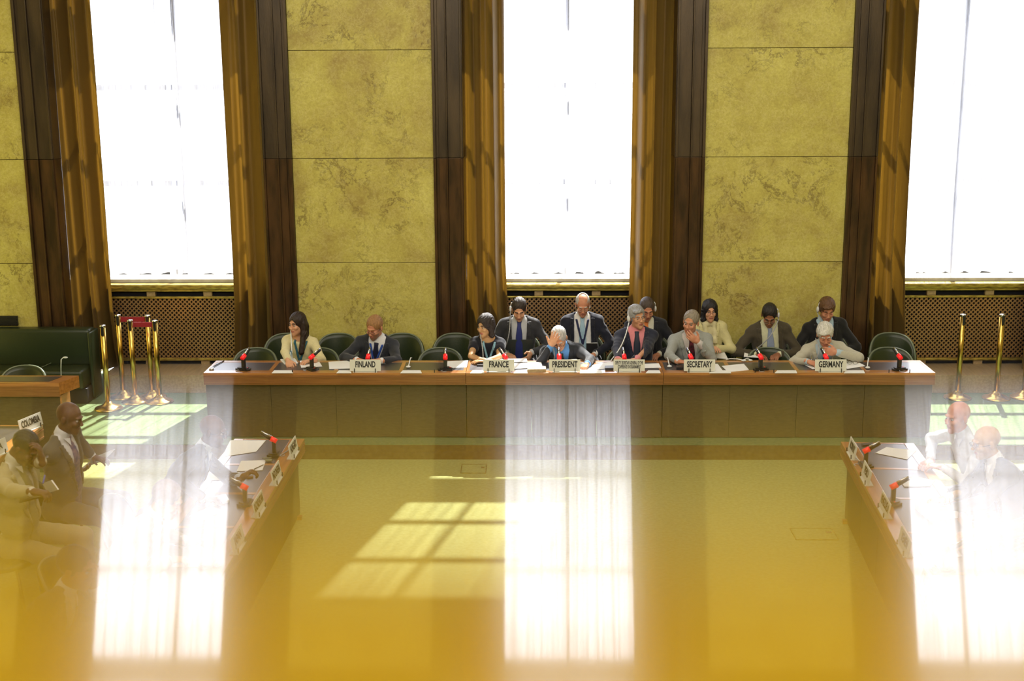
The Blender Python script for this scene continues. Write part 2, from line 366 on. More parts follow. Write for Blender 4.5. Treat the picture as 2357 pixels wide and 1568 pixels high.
for i in (-1, 0, 1):
    xc = C0+PITCHW*i; nm = WN[i]
    win = struct(MB().box((xc-1.27, YW+.02, ZP), (xc+1.27, YW+.55, Z_SILL-.045)).box((xc-1.27, YW+.0, Z_LINT0), (xc+1.27, YW+.55, Z_LINT1)).build('window_%d' % (i+2), M['core']))
    MB().box((xc-1.23, YW-.02, Z_SILL-.045), (xc+1.23, YW+.5, Z_SILL), bev=.008).build('window_sill', M['sill'], win)
    for (za, zb, bars) in ((Z_SILL, Z_LINT0, (2.50, 3.70)), (Z_LINT1, Z_TOP, (6.25, 7.42))):
        fr = MB()
        for x in (-1.2, 0, 1.2): fr.box((xc+x-.022, YW+.36, za), (xc+x+.022, YW+.42, zb))
        zz = [za+.03]+list(bars)+[zb-.03]
        for z in zz: fr.box((xc-1.23, YW+.355, z-.035), (xc+1.23, YW+.425, z+.035))
        fr.build('window_frame', M['black'], win)
        for x0, x1 in ((-1.165, -.035), (.035, 1.165)):
            for a, b in zip(zz[:-1], zz[1:]):
                mesh_obj('pane', [(xc+x0, YW+.39, a+.035), (xc+x1, YW+.39, a+.035), (xc+x1, YW+.39, b-.035), (xc+x0, YW+.39, b-.035)], [(0, 1, 2, 3)], M['pane'], win)
    o = sheer(xc, Z_SILL+.03, Z_LINT0+.02, 'sheer_curtain', seed=i+5); tag(o, 'sheer white curtain glowing across the %s window above the grille' % nm, 'sheer curtain', 'sheer white curtains')
    o = sheer(xc, Z_LINT1+.02, Z_TOP, 'sheer_curtain', seed=i+11); tag(o, 'sheer white curtain of the upper light over the %s window' % nm, 'sheer curtain', 'sheer white curtains')
    for s in (-1, 1):
        o = curtain(xc+s*1.25, xc+s*.77, -s, 31+i*2+(s > 0))
        side = 'left' if s < 0 else 'right'
        tag(o, 'long gold velvet curtain hanging at the %s side of the %s window' % (side, nm), 'curtain', 'gold velvet window curtains')
    # radiator grille below the window
    g = empty('radiator_grille', (xc, YW-.06, ZP), 0, 'brass lattice radiator grille under the %s window' % nm, 'radiator grille', 'brass lattice grilles under the windows')
    W2 = 1.02
    MB().box((-W2, .02, .0), (W2, .045, 1.05)).build('backing', M['dark'], g)
    MB().box((-W2, -.10, .985), (W2, .04, 1.052), bev=.02).build('top_rail', M['brassrail'], g)
    MB().box((-W2, -.07, .955), (W2, .02, .983), bev=.006).build('lower_rail', M['brassrail'], g)
    for x in (-.36, .36): MB().box((x-.055, -.04, .888), (x+.055, .02, .954), bev=.008).build('spacer_block', M['stepwood'], g)
    MB().box((-W2, -.055, .862), (W2, .0, .888), bev=.006).build('frame_rail', M['brassrail'], g)
    MB().box((-W2, -.055, .055), (W2, .0, .088), bev=.006).build('frame_rail', M['brassrail'], g)
    for x in (-.43, .28): MB().box((x-.055, -.03, .0), (x+.055, .01, .055), bev=.004).build('spacer_block', M['stepwood'], g)
    lt = MB(); z0, z1 = .088, .862; H = z1-z0; step = .0565
    nk = int((2*W2+H)/step)+1
    for sgn in (1, -1):
        for k in range(nk):
            c = -W2-H+k*step+.0+H
            # line x = c + sgn*(z) clipped
            a0, a1 = c-H if sgn > 0 else c, c if sgn > 0 else c-H
            pts = [(a0, z0), (a1, z1)]
            (xa, za), (xb, zb) = pts
            def clip(x, xa=xa, za=za, xb=xb, zb=zb): return za+(x-xa)/(xb-xa)*(zb-za)
            lo_, hi_ = (-W2, W2)
            xs = sorted([xa, xb]); x_s, x_e = max(xs[0], lo_), min(xs[1], hi_)
            if x_e-x_s < .02: continue
            zs_, ze_ = clip(x_s), clip(x_e); wd = .0075; y = -.030 if sgn > 0 else -.022
            nx, nz = -(ze_-zs_), (x_e-x_s); l = sqrt(nx*nx+nz*nz); nx, nz = nx/l*wd, nz/l*wd
            q = [(x_s-nx, zs_-nz), (x_e-nx, ze_-nz), (x_e+nx, ze_+nz), (x_s+nx, zs_+nz)]
            lt._add([(x, yy, z) for yy in (y-.004, y+.004) for x, z in q], [(0, 1, 2, 3), (7, 6, 5, 4), (0, 4, 5, 1), (2, 6, 7, 3)])
    tag(lt.build('lattice', M['brasslat'], g), kind='stuff')

# gallery ledge in front of the lens: a sloping varnished sill on top of the parapet
SL = .2085; h0 = .0176; s_far = .136
ca, sa = cos(SL), sin(SL)
def LP(x, s, h): return (x, s*ca-h*sa, CAM_H-s*sa-h*ca)
vs = []
prof = [(s_far, h0+.003), (s_far-.003, h0), (-.22, h0), (-.22, h0+.035), (s_far, h0+.035)]
for x in (-2.38, 2.38): vs += [LP(x, s, h) for s, h in prof]
n = len(prof)
fs = [(k, n+k, n+(k+1) % n, (k+1) % n) for k in range(n)]+[tuple(range(n)), tuple(range(2*n-1, n-1, -1))]
led = mesh_obj('gallery_ledge', vs, fs, M['ledge'])
tag(led, 'golden varnished sloping ledge blurred along the bottom of the picture', 'ledge')
MB().box((-2.38, -.10, 3.1), (2.38, .06, 4.03)).build('ledge_support', M['oakf'], led)

# ================================================================== FURNITURE
def table_local(name, L, D, H, seg, label, cat, loc, rz, apron=.135, end=None):
    """desk whose front face looks to local -Y; x from 0 to L, y from 0 (front) to D, top at H"""
    t = empty(name, loc, rz, label, cat)
    th = .03
    ins0, ins1 = .20*D, .86*D
    n = max(1, round(L/seg)); w_ = L/n
    # wooden top built of framing strips with leather inlays let into it
    MB().box((0, 0, H-th), (L, ins0, H), bev=.003).build('front_strip', M['oak'], t)
    MB().box((0, ins1, H-th), (L, D, H), bev=.003).build('back_strip', M['oak'], t)
    for k in range(n+1):
        x0 = 0 if k == 0 else k*w_-.022; x1 = L if k == n else k*w_+.022
        if k == 0: x1 = .03
        if k == n: x0 = L-.03
        MB().box((x0, ins0+.001, H-th), (x1, ins1-.001, H-.0005), bev=.002).build('cross_strip', M['oaky'], t)
    for k in range(n):
        x0 = k*w_+(.03 if k == 0 else .023); x1 = (k+1)*w_-(.03 if k == n-1 else .023)
        MB().box((x0, ins0+.002, H-th), (x1, ins1-.002, H-.0025)).build('leather_inlay', M['leather'], t)
    mb = MB().box((0, .0, H-apron), (L, .03, H-th-.001), bev=.002); mb.box((0, -.004, H-th-.022), (L, .002, H-th-.012)).box((0, -.004, H-apron+.016), (L, .002, H-apron+.024))
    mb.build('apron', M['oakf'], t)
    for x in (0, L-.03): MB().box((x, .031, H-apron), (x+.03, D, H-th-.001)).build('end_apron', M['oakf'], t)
    MB().box((0, .055, H-apron-.012), (L, .075, H-apron)).build('metal_strip', M['chrome'], t)
    for k in range(n):
        MB().box((k*w_+.002, .07, .015), ((k+1)*w_-.002, .09, H-apron-.014), bev=.002).build('front_panel', M['panel'], t)
    for x in (.05, L-.08): MB().box((x, .095, 0), (x+.03, D-.06, H-apron), bev=.002).build('end_panel', M['panel'], t)
    for x in ((.10, L*.5, L-.16) if name != 'conference_desk' else ()): MB().box((x, .03, 0), (x+.05, .09, .014+.02)).build('foot', M['oaky'], t)
    return t
T1, T2, TL, TR, TH = 13.576, 14.15, -3.64, 4.21, .75
xs_ = [TL, at(1072, 862, 1, T1)[0], at(1527, 862, 1, T1)[0], TR]
D = T2-T1
for (a, b, wd, nn) in ((xs_[0], xs_[1], 'left', 4), (xs_[1], xs_[2], 'middle', 3), (xs_[2], xs_[3], 'right', 4)):
    table_local('conference_desk', b-a-.004, D, TH, (b-a)/nn, '%s section of the long podium desk with leather inlays and olive front' % wd, 'desk', (a+.002, T1-(.006 if wd == 'middle' else 0), 0), 0)
def rot_for(ax, ay, bx, by): return atan2(by-ay, bx-ax)
# left wing desk: front face looks to +X ; right wing: front looks to -X
HW_ = .75
table_local('wing_desk', 5.4, .66, HW_, .77, 'long oak desk at left running towards the camera from the podium', 'desk', (-2.215, 6.30, ZF), R(90))
ar = rot_for(2.775, 11.62, 2.59, 8.76)
table_local('wing_desk', 5.4, .66, HW_, .77, 'long oak desk at right running towards the camera, slightly askew', 'desk', (2.775, 11.62, ZF), ar)
RW = Matrix.Translation((2.775, 11.62, ZF+HW_)) @ Matrix.Rotation(ar, 4, 'Z')     # local x along desk toward camera, y away from the inner edge
LWm = Matrix.Translation((-2.215, 6.30, ZF+HW_)) @ Matrix.Rotation(R(90), 4, 'Z')
# second row at far left
table_local('rear_desk', 5.2, .62, HW_, .77, 'oak desk of the second row behind the two seated men at left', 'desk', (-4.86, 6.95, ZF), R(90))
t = empty('side_desk', (-7.2, 13.14, 0), 0, 'short orange oak desk with slanted end in front of the sofa', 'desk')
Ls = 2.15
MB().prism([(0, 0), (Ls, 0), (Ls+.10, .32), (0, .32)], .71, .75).build('desktop', M['oak'], t)
MB().prism([(0, .05), (Ls-.12, .05), (Ls-.06, .27), (0, .27)], .7502, .7530).build('leather_inlay', M['leather'], t)
MB().box((0, .0, .60), (Ls, .025, .709), bev=.002).build('apron', M['oakf'], t)
MB().prism([(Ls, .0), (Ls+.10, .32), (Ls+.075, .32), (Ls-.02, .02)], .62, .709).build('end_apron', M['oak'], t)
MB().box((0, .05, .01), (Ls-.02, .07, .60)).build('front_panel', M['panel'], t)
MB().box((Ls-.02, .05, .0), (Ls+.0, .29, .60)).build('end_panel', M['oaky'], t)

# green leather chairs
def make_chair():
    t = empty('leather_chair')
    n = 28; m = 8; th_m = R(78); V = []; Fq = []
    def top(a): return .44+.36*max(0.0, 1-abs(a/th_m)**2.6)**.55
    def pt(a, v, r):
        z = .40+(top(a)-.40)*v; lean = .05*v
        return (sin(a)*(r+.01*v), .06+cos(a)*(r*.72+lean), z)
    for r in (.275, .235):
        for j in range(m+1):
            for i in range(n+1): V.append(pt(-th_m+2*th_m*i/n, j/m, r+(.012*sin(pi*j/m) if r > .25 else -.012*sin(pi*j/m))))
    N_ = (n+1)*(m+1)
    for j in range(m):
        for i in range(n):
            a = j*(n+1)+i; Fq.append((a, a+1, a+n+2, a+n+1)); Fq.append((N_+a, N_+a+n+1, N_+a+n+2, N_+a+1))
    for i in range(n):
        a = m*(n+1)+i; Fq.append((a, a+1, N_+a+1, N_+a)); a = i; Fq.append((a+1, a, N_+a, N_+a+1))
    for j in range(m):
        a = j*(n+1); Fq.append((a+n+1, a, N_+a, N_+a+n+1)) ; a += n; Fq.append((a, a+n+1, N_+a+n+1, N_+a))
    mesh_obj('backrest', V, Fq, M['gleather'], t, True)
    MB().tube([pt(-th_m+2*th_m*i/48, 1.0, .256) for i in range(49)], .011, 8).build('piping', M['gpipe'], t, True)
    MB().lathe([(0, .40), (.22, .40), (.262, .415), (.27, .44), (.262, .465), (.20, .482), (0, .486)], (0, .02, 0), 28).build('seat', M['gleather'], t, True)
    for sx in (-1, 1):
        for sy in (-1, 1):
            MB().tube([(sx*.17, .02+sy*.16, .41), (sx*.23, .02+sy*.23, 0)], [.014, .010], 8).build('leg', M['legm'], t, True)
    return t
chair0 = make_chair(); used = [False]
def place_chair(x, y, z, rz, label, group):
    o = chair0 if not used[0] else copy_tree(chair0)
    used[0] = True; o.location = (x, y, z); o.rotation_euler = (0, 0, rz)
    tag(o, label, 'chair', group); return o
for px, who in ((590, 'empty green leather chair behind the white left end of the podium desk'), (733, 'green chair of the woman in the cream blouse at the podium desk'),
                (862, 'green chair under the bearded man behind the FINLAND nameplate'), (1014, 'empty green chair between the men behind FINLAND and FRANCE nameplates'), (1132, 'green chair under the woman in the black dress'),
                (1290, 'green chair under the man holding his forehead'), (1447, 'green chair under the man in the pink shirt'), (1592, 'green chair under the man in light grey suit behind SECRETARY'),
                (1768, 'empty green chair at the podium between SECRETARY and GERMANY'), (1900, 'green chair under the white-haired man'), (2046, 'low green chair in front of the taller empty one by the right grille')):
    x = at(px, 812, 1, 14.86)[0]; place_chair(x, 14.62, 0, 0, who, 'green leather chairs at the podium desk').scale = (1.06, 1, .90)
for px, who in ((655, 'empty green wall chair behind the woman in the cream blouse'), (775, 'empty green wall chair below the left marble panel'), (922, 'empty green wall chair just right of the bearded man'), (1046, 'empty green wall chair by the curtain of the middle window'),
                (1193, 'green wall chair under the man with the laptop'), (1340, 'green wall chair under the bald man with the lanyard'), (1492, 'green wall chair under the man with the orange tie'), (1640, 'green wall chair under the woman in the cream jacket'),
                (1768, 'green wall chair under the man in the brown suit'), (1905, 'green wall chair under the brown-haired man in black'), (2058, 'empty green wall chair beside the right grille')):
    x = at(px, 770, 1, 15.3)[0]; place_chair(x, 15.20, 0, 0, who, 'green leather chairs along the wall').scale = (1.06, 1, .96)
for (x, y, rz, who) in ((-3.32, 10.12, 90, 'green chair under the bald man in the glare at the left desk'), (-3.30, 8.75, 90, 'green chair under the nearer man at the left desk'),
                    (-4.20, 10.55, 90, 'green chair under the bald man in the grey suit at left'), (-4.22, 9.62, 90, 'green chair under the man in the beige suit'), (-3.40, 7.30, 90, 'green chair under the dark suited man at lower left'),
                    (-4.22, 8.75, 90, 'empty green chair at lower left with its seat catching the light'),
                    (4.00, 10.8, -90, 'green chair under the bald man in the white shirt'), (4.05, 10.0, -90, 'green chair under the man with glasses at right'), (4.0, 8.95, -90, 'green chair at the right desk nearest the camera')):
    place_chair(x, y, ZF, R(rz), who, 'green leather chairs at the wing desks')
pq = at(50, 850, 1, 13.9)
place_chair(pq[0], 13.75, 0, 0, 'green chair behind the short side desk in front of the sofa', 'green leather chairs at the wing desks')

# sofa
sf = empty('leather_sofa', (-7.35, 14.985, 0), 0, 'dark green leather sofa against the wall at far left', 'sofa')
MB().box((-1.9, .06, .0), (1.9, .50, .19), bev=.01).build('plinth', M['blackm'], sf)
MB().box((-1.9, .0, .19), (1.88, .50, .42), bev=.035).build('seat', M['gleather'], sf, True)
for k in range(3): MB().box((-1.9+k*1.265, .33, .40), (-1.9+(k+1)*1.265-.004, .535, .86), bev=.04).build('backrest', M['gleather'], sf, True)
MB().box((1.885, .25, .02), (1.93, .535, .84), bev=.018).build('side_panel', M['gleather'], sf, True)
MB().tube([(1.4, .30, .45), (1.33, .1, .432), (1.25, -.02, .43)], .004, 6).build('seam', M['gpipe'], sf)
e = MB().tube([(0, 0, 0), (.0, .03, .10), (.02, .05, .12)], .006, 6).ball((.045, .05, .12), (.03, .015, .012)).build('earphone', M['white'], None, True)
p_ = at(140, 866, 1, 14.95); e.location = (p_[0], 14.90, .44); tag(e, 'white corded earphone hanging by the sofa seat', 'earphone'); MB().tube([(0, 0, 0), (-.005, -.02, -.2)], .004, 6).build('earphone_cord', M['white'], e)
e.location = (p_[0], 14.975, .46)

# stanchions
def make_stanchion():
    t = empty('stanchion')
    MB().lathe([(.0, .0), (.165, .0), (.168, .01), (.155, .022), (.10, .040), (.055, .065), (.036, .09), (.0, .092)], n=28).build('base', M['brass'], t, True)
    MB().tube([(0, 0, .08), (0, 0, .93)], .032, 20).build('post', M['brass'], t, True)
    MB().lathe([(.0, .93), (.036, .93), (.036, .945), (.033, .955), (0, .956)], n=20).build('cap', M['chrome'], t, True)
    MB().box((-.012, -.040, .84), (.02, -.025, .945), bev=.003).build('belt_slot', M['black'], t)
    return t
st0 = make_stanchion(); first = [True]
for (bx, by, ty, lab) in ((250, 946, 748, 'brass stanchion standing alone in front of the sofa end'), (312, 930, 736, 'brass stanchion front left of the belted group of four'), (368, 930, 737, 'brass stanchion front right of the belted group of four'),
                          (293, 912, 724, 'brass stanchion back left of the belted group, with red belt'), (356, 915, 725, 'brass stanchion back right of the belted group of four'),
                          (2203, 921, 723, 'brass stanchion just right of the podium desk end'), (2292, 922, 723, 'second brass stanchion right of the podium desk'), (2356, 920, 723, 'brass stanchion cut by the right picture edge')):
    p_ = at(bx, by-6, 2, .01)
    if bx > 2000: p_.y = min(p_.y, 15.35); p_.x = at(bx, by, 1, p_.y)[0]
    o = st0 if first[0] else copy_tree(st0); first[0] = False
    o.location = (p_.x, min(p_.y, 15.35), 0); hz = at(bx, ty, 1, o.location[1])[2]; o.scale = (1, 1, hz/.956)
    tag(o, lab, 'stanchion', 'brass belt stanchions'); o['_p'] = 1; del o['_p']
    if bx == 312: A1 = o.location.copy(); zt1 = hz
    if bx == 368: A2 = o.location.copy()
    if bx == 293: B1 = o.location.copy(); zt2 = hz
    if bx == 356: B2 = o.location.copy()
for (p1, p2, z, lab) in ((A1, A2, zt1, 'red belt stretched between the two front stanchions'), (B1, B2, zt2, 'red belt stretched between the two back stanchions')):
    o = MB().box((p1.x+.034, p1.y-.003, z-.09), (p2.x-.034, p1.y+.003, z-.03)).build('barrier_belt', M['redbelt']); tag(o, lab, 'belt', 'red barrier belts')

# floor boxes set into the carpet
for (a, b, lab) in (((1832, 1217), (1914, 1243), 'square floor socket lid on the carpet near the right desk'), ((1060, 1070), (1120, 1090), 'faint floor socket lid on the carpet below the podium')):
    p0 = at(a[0], b[1], 2, ZF); p1 = at(b[0], a[1], 2, ZF); o = empty('floor_box', ((p0.x+p1.x)/2, (p0.y+p1.y)/2, ZF), 0, lab, 'floor socket', 'floor socket lids')
    hx, hy = abs(p1.x-p0.x)/2, abs(p1.y-p0.y)/2
    MB().box((-hx, -hy, 0), (hx, hy, .004)).build('lid', M['carpet'], o)
    fr = MB()
    for s in (-1, 1): fr.box((s*hx-.004, -hy, 0), (s*hx+.004, hy, .006)).box((-hx, s*hy-.004, 0), (hx, s*hy+.004, .006))
    fr.build('rim', M['brassrail'], o); MB().box((hx*.6, .01, .003), (hx*.86, .05, .010)).build('latch', M['chrome'], o)

# microphones
def make_mic():
    t = empty('microphone')
    b = MB().prism([(-.075, -.05), (.075, -.05), (.085, .0), (.05, .06), (-.05, .06), (-.085, .0)], 0, .018); b.prism([(-.06, -.035), (.06, -.035), (.06, .0), (.035, .045), (-.035, .045), (-.06, 0)], .018, .028)
    b.build('base', M['black'], t)
    MB().box((-.02, -.016, .026), (.02, .016, .135), bev=.004).build('column', M['black'], t)
    h = MB().tube([(0, -.024, .128), (0, .028, .158)], .0245, 16); h.build('lamp_ring', M['red'], t, True)
    MB().tube([(0, .026, .157), (0, .115, .208)], [.019, .015], 12).build('head', M['black'], t, True)
    MB().tube([(0, .022, .174), (0, .112, .223)], [.009, .008], 8).build('head_shine', M['chrome'], t, True)
    MB().tube([(-.03, -.05, .008), (-.05, -.075, .006), (-.02, -.095, .005), (.01, -.085, .005)], .004, 6).build('cable', M['grayp'], t, True)
    MB().ball((.05, .0, .026), (.01, .008, .005), 8, 5).build('button', M['red'], t, True)
    return t
mic0 = make_mic(); mfirst = [True]
def place_mic(x, y, z, rz, lab, grp, s=1.0):
    o = mic0 if mfirst[0] else copy_tree(mic0); mfirst[0] = False
    o.location = (x, y, z); o.rotation_euler = (0, 0, rz); o.scale = (s, s, s); tag(o, lab, 'microphone', grp); return o
for px, rz, lab in ((560, -25, 'red-lit microphone on the white left end of the podium desk'), (717, -48, 'microphone in front of the woman in the cream blouse'), (847, -5, 'microphone in front of the bearded man by FINLAND'),
                (1025, 4, 'microphone of the empty place between FINLAND and FRANCE'), (1163, 35, 'microphone behind the FRANCE nameplate'), (1287, 2, 'microphone behind the PRESIDENT nameplate'),
                (1437, 3, 'microphone in front of the man in the pink shirt'), (1590, 14, 'microphone behind the SECRETARY nameplate'), (1751, 16, 'microphone of the empty place between SECRETARY and GERMANY'),
                (1901, 14, 'microphone behind the GERMANY nameplate'), (2071, 22, 'microphone near the white right end of the podium desk')):
    p_ = at(px, 853, 2, TH)
    place_mic(p_.x, p_.y+.03, TH, R(rz), lab, 'red-lit microphones on the podium desk')
for k, (px, py, lab) in enumerate(((632, 1048, 'microphone at the far end of the left wing desk'), (565, 1160, 'microphone on the left wing desk in front of the bald man'), (480, 1300, 'nearest microphone on the left wing desk, faint in the glare'))):
    p_ = at(px, py, 2, ZF+HW_); place_mic(p_.x, p_.y, ZF+HW_, R(90), lab, 'microphones on the wing desks')
for k, (px, py, lab) in enumerate(((1992, 1073, 'microphone at the far end of the right wing desk'), (2055, 1158, 'second microphone from the far end of the right wing desk'), (2175, 1312, 'nearest microphone on the right wing desk, faint in the glare'))):
    p_ = at(px, py, 2, ZF+HW_); place_mic(p_.x, p_.y, ZF+HW_, R(-90), lab, 'microphones on the wing desks')

# nameplates
def nameplate(s, x, y, z, rz, lab, grp, w_=.335, h=.125, two=None, tw=.26):
    t = empty('nameplate', (x, y, z), rz, lab, 'nameplate', grp)
    tilt = Matrix.Rotation(R(-10), 4, 'X')
    MB().box((-w_/2, -.003, .012), (w_/2, .003, .012+h), T=tilt, bev=0).build('plate', M['plate'], t)
    for sx in (-.115, .11): MB().box((sx-.004, -.020, 0), (sx+.004, -.012, .045)).build('prong', M['black'], t)
    MB().box((-.13, -.02, 0), (.13, .05, .008)).build('stand', M['plate'], t)
    n_ = tilt @ Vector((0, -.0042, .012+h*.56))
    if two:
        text('lettering', two[0], .052, M['ink'], t, tilt @ Vector((0, -.0042, .012+h*.70)), (R(80), 0, 0), .295, bold=.001)
        text('lettering', two[1], .052, M['ink'], t, tilt @ Vector((0, -.0042, .012+h*.36)), (R(80), 0, 0), .245, bold=.001)
    else: text('lettering', s, .090, M['ink'], t, n_, (R(80), 0, 0), tw, bold=.0026)
    return t
for s, px, tw in (('FINLAND', 841, .215), ('FRANCE', 1148, .21), ('PRESIDENT', 1300, .27), ('DEPUTY', 1448, 0), ('SECRETARY', 1610, .27), ('GERMANY', 1912, .262)):
    p_ = at(px, 857, 2, TH)
    if s == 'DEPUTY': nameplate(s, p_.x, p_.y, TH, 0, 'white nameplate reading DEPUTY SECRETARY-GENERAL OF THE CONFERENCE ON DISARMAMENT', 'nameplates on the podium desk', two=('DEPUTY SECRETARY-GENERAL OF THE', 'CONFERENCE ON DISARMAMENT'))
    else: nameplate(s, p_.x, p_.y, TH, 0, 'white nameplate reading %s' % s, 'nameplates on the podium desk', tw=tw)
ZW = ZF+HW_
for px, py, s, side, lab, tw in ((679, 1048, 'HUNGARY', 1, 'nameplate at the far end of the left wing desk, seen edge-on', .26), (640, 1108, 'INDONESIA', 1, 'second nameplate from the far end of the left wing desk', .28), (600, 1180, 'KAZAKHSTAN', 1, 'third nameplate from the far end of the left wing desk', .29), (552, 1262, 'JAPAN', 1, 'fourth nameplate from the far end of the left wing desk', .2),
                     (1958, 1050, 'NORWAY', -1, 'nameplate at the far end of the right wing desk', .22), (1990, 1108, 'PERU', -1, 'second nameplate from the far end of the right wing desk', .16), (2032, 1182, 'VENEZUELA', -1, 'third nameplate from the far end of the right wing desk', .29), (2077, 1268, 'YEMEN', -1, 'fourth nameplate from the far end of the right wing desk', .2), (2128, 1370, 'TURKEY', -1, 'nearest nameplate on the right wing desk, faint in the haze', .22)):
    p_ = at(px, py, 2, ZW); nameplate(s, p_.x, p_.y, ZW, R(90) if side > 0 else ar+0, lab, 'nameplates on the wing desks', tw=tw)
for px, py, s, lab, tw in ((88, 990, 'COLOMBIA', 'white nameplate reading COLOMBIA on the second-row desk', .27), (22, 1052, 'CHINA', 'white nameplate reading CHINA at the left picture edge', .2)):
    p_ = at(px, py, 2, ZW); nameplate(s, min(p_.x, -4.90), p_.y, ZW, R(74), lab, 'nameplates on the second-row desk', tw=tw)

# paper, cards and small things: four photo pixels on a desk plane give the outline, thickness is real
def sheet(pix, z, m, lab, cat, name, grp=None, th=.002, z0=None):
    P = [at(px, py, 2, z) for px, py in pix]; c = sum(P, Vector())/len(P)
    o = MB().prism([(p.x-c.x, p.y-c.y) for p in P][::-1], 0, th).build(name, m); o.location = (c.x, c.y, z)
    return tag(o, lab, cat, grp)
PG = 'white paper on the podium desk'
for k, (pix, lab, name, cat, m, th) in enumerate((
    ([(645, 829), (678, 826), (686, 837), (655, 840)], 'notepad under the hand of the woman in the cream blouse', 'notepad', 'notepad', 'paper', .01),
    ([(690, 831), (732, 829), (742, 844), (693, 847)], 'sheet of paper right of the notepad by the microphone', 'paper_sheet', 'paper', 'paper', .002),
    ([(756, 834), (808, 831), (812, 849), (758, 850)], 'stack of paper left of the FINLAND nameplate', 'paper_stack', 'paper', 'paper', .006),
    ([(1030, 832), (1078, 830), (1074, 846), (1028, 848)], 'sheet at the empty place left of the FRANCE nameplate', 'paper_sheet', 'paper', 'paper', .002),
    ([(1098, 829), (1212, 826), (1214, 834), (1102, 836)], 'open white document under the arms of the woman in black', 'open_document', 'paper', 'paper', .006),
    ([(1182, 838), (1246, 834), (1248, 846), (1180, 850)], 'paper right of the FRANCE nameplate', 'paper_sheet', 'paper', 'paper', .004),
    ([(1290, 829), (1328, 827), (1330, 834), (1290, 835)], 'paper under the left hand behind the PRESIDENT nameplate', 'paper_sheet', 'paper', 'paper', .002),
    ([(1334, 846), (1412, 832), (1414, 846), (1336, 857)], 'large white sheet right of the PRESIDENT nameplate', 'paper_sheet', 'paper', 'paper', .002),
    ([(1482, 838), (1516, 837), (1522, 847), (1483, 848)], 'sheet just left of the desk joint beside SECRETARY', 'paper_sheet', 'paper', 'paper', .003),
    ([(1644, 838), (1652, 838), (1664, 854), (1644, 854)], 'sheet half hidden behind the SECRETARY nameplate', 'paper_sheet', 'paper', 'paper', .002),
    ([(1661, 843), (1712, 838), (1724, 852), (1676, 857)], 'loose white sheet right of the SECRETARY nameplate', 'paper_sheet', 'paper', 'paper', .003),
    ([(1845, 837), (1905, 833), (1985, 840), (1870, 850)], 'large paper being written on behind GERMANY', 'paper_sheet', 'paper', 'paper', .002),
    ([(1878, 832), (1940, 829), (1975, 836), (1900, 839)], 'cream folder page behind the GERMANY nameplate', 'folder_page', 'paper', 'card', .004),
    ([(1940, 838), (1978, 836), (1992, 843), (1950, 850)], 'paper corner under the folded glasses', 'paper_sheet', 'paper', 'paper', .004))):
    sheet(pix, TH+.0006*(k % 3), M[m], lab, cat, name, PG if name == 'paper_sheet' else None, th)
CG = 'blank white cards along the front of the podium desk'
for a, b, lab in ((625, 672, 'left of the second microphone'), (774, 806, 'just left of the FINLAND nameplate'), (921, 968, 'below the earphone right of FINLAND'), (1082, 1112, 'left of the FRANCE nameplate'), (1182, 1212, 'right of the FRANCE nameplate'),
                  (1334, 1384, 'right of the PRESIDENT nameplate'), (1486, 1518, 'right of the two-line nameplate'), (1632, 1680, 'right of the SECRETARY nameplate'), (1783, 1832, 'between the ninth microphone and GERMANY'), (1942, 1988, 'right of the GERMANY nameplate')):
    sheet([(a+6, 853), (b, 853), (b+3, 859.5), (a, 859.5)], TH+.002, M['card'], 'blank white card on the desk front '+lab, 'card', 'blank_card', CG, .002)
o = sheet([(1214, 851), (1256, 850), (1257, 857), (1214, 858)], TH, M['stepwood'], 'low wooden block on the desk front left of PRESIDENT', 'block', 'wooden_block', None, .035)
o = sheet([(1392, 847), (1413, 846), (1414, 852), (1393, 853)], TH, M['black'], 'small black box left of the two-line nameplate', 'box', 'black_box', None, .025)
o = sheet([(1556, 845), (1571, 845), (1572, 850), (1557, 850)], TH, M['black'], 'small black case left of the SECRETARY nameplate', 'case', 'black_case', None, .02)
o = sheet([(1098, 838), (1113, 838), (1113, 843), (1098, 843)], TH+.001, M['black'], 'black phone left of the FRANCE nameplate', 'phone', 'phone', None, .012)
o = sheet([(1336, 842), (1344, 841), (1345, 846), (1337, 847)], TH+.001, M['black'], 'dark phone beside the resting hand right of PRESIDENT', 'phone', 'phone', None, .012)
def tube_thing(name, pts, r, m, lab, cat, base=None, grp=None):
    b = Vector(pts[0]); o = MB().tube([Vector(p)-b for p in pts], r, 8).build(name, m, None, True); o.location = b; return tag(o, lab, cat, grp)
for pxs, lab in (((948, 818, 940, 848), 'white corded earphone standing on the desk right of FINLAND'), ((1996, 828, 1997, 850), 'white corded earphone right of GERMANY on the desk'), ((1534, 836, 1541, 847), 'white earphone on a cord left of SECRETARY')):
    t0, t1 = at(pxs[0], 829, 2, TH), at(pxs[2], pxs[3]-1, 2, TH); b = MB().ball((0, 0, .013), (.027, .02, .013), 14, 8)
    dx, dy = t0.x-t1.x, t0.y-t1.y
    b.tube([(0, .015, .015), (dx*.4, dy*.35+.01, .04), (dx*.75, dy*.65, .055), (dx, dy*.95, .03)], .006, 8)
    o = b.build('earphone', M['white'], None, True); o.location = (t1.x, t1.y, TH); tag(o, lab, 'earphone', 'white earphones on the podium desk')
t0 = at(1707, 831, 2, TH); o = MB().ball((0, 0, .012), (.03, .02, .012)).ball((.075, .01, .012), (.025, .016, .010)).tube([(0, 0, .014), (-.06, .07, .012), (-.14, .075, .014), (-.19, .05, .012)], .006, 8).tube([(.0, .0, .02), (.04, .03, .03), (.075, .01, .015)], .005).build('headset', M['white'], None, True)
o.location = (t0.x+.02, t0.y-.03, TH); tag(o, 'white headset lying on the desk between the two right-hand nameplates', 'headset')
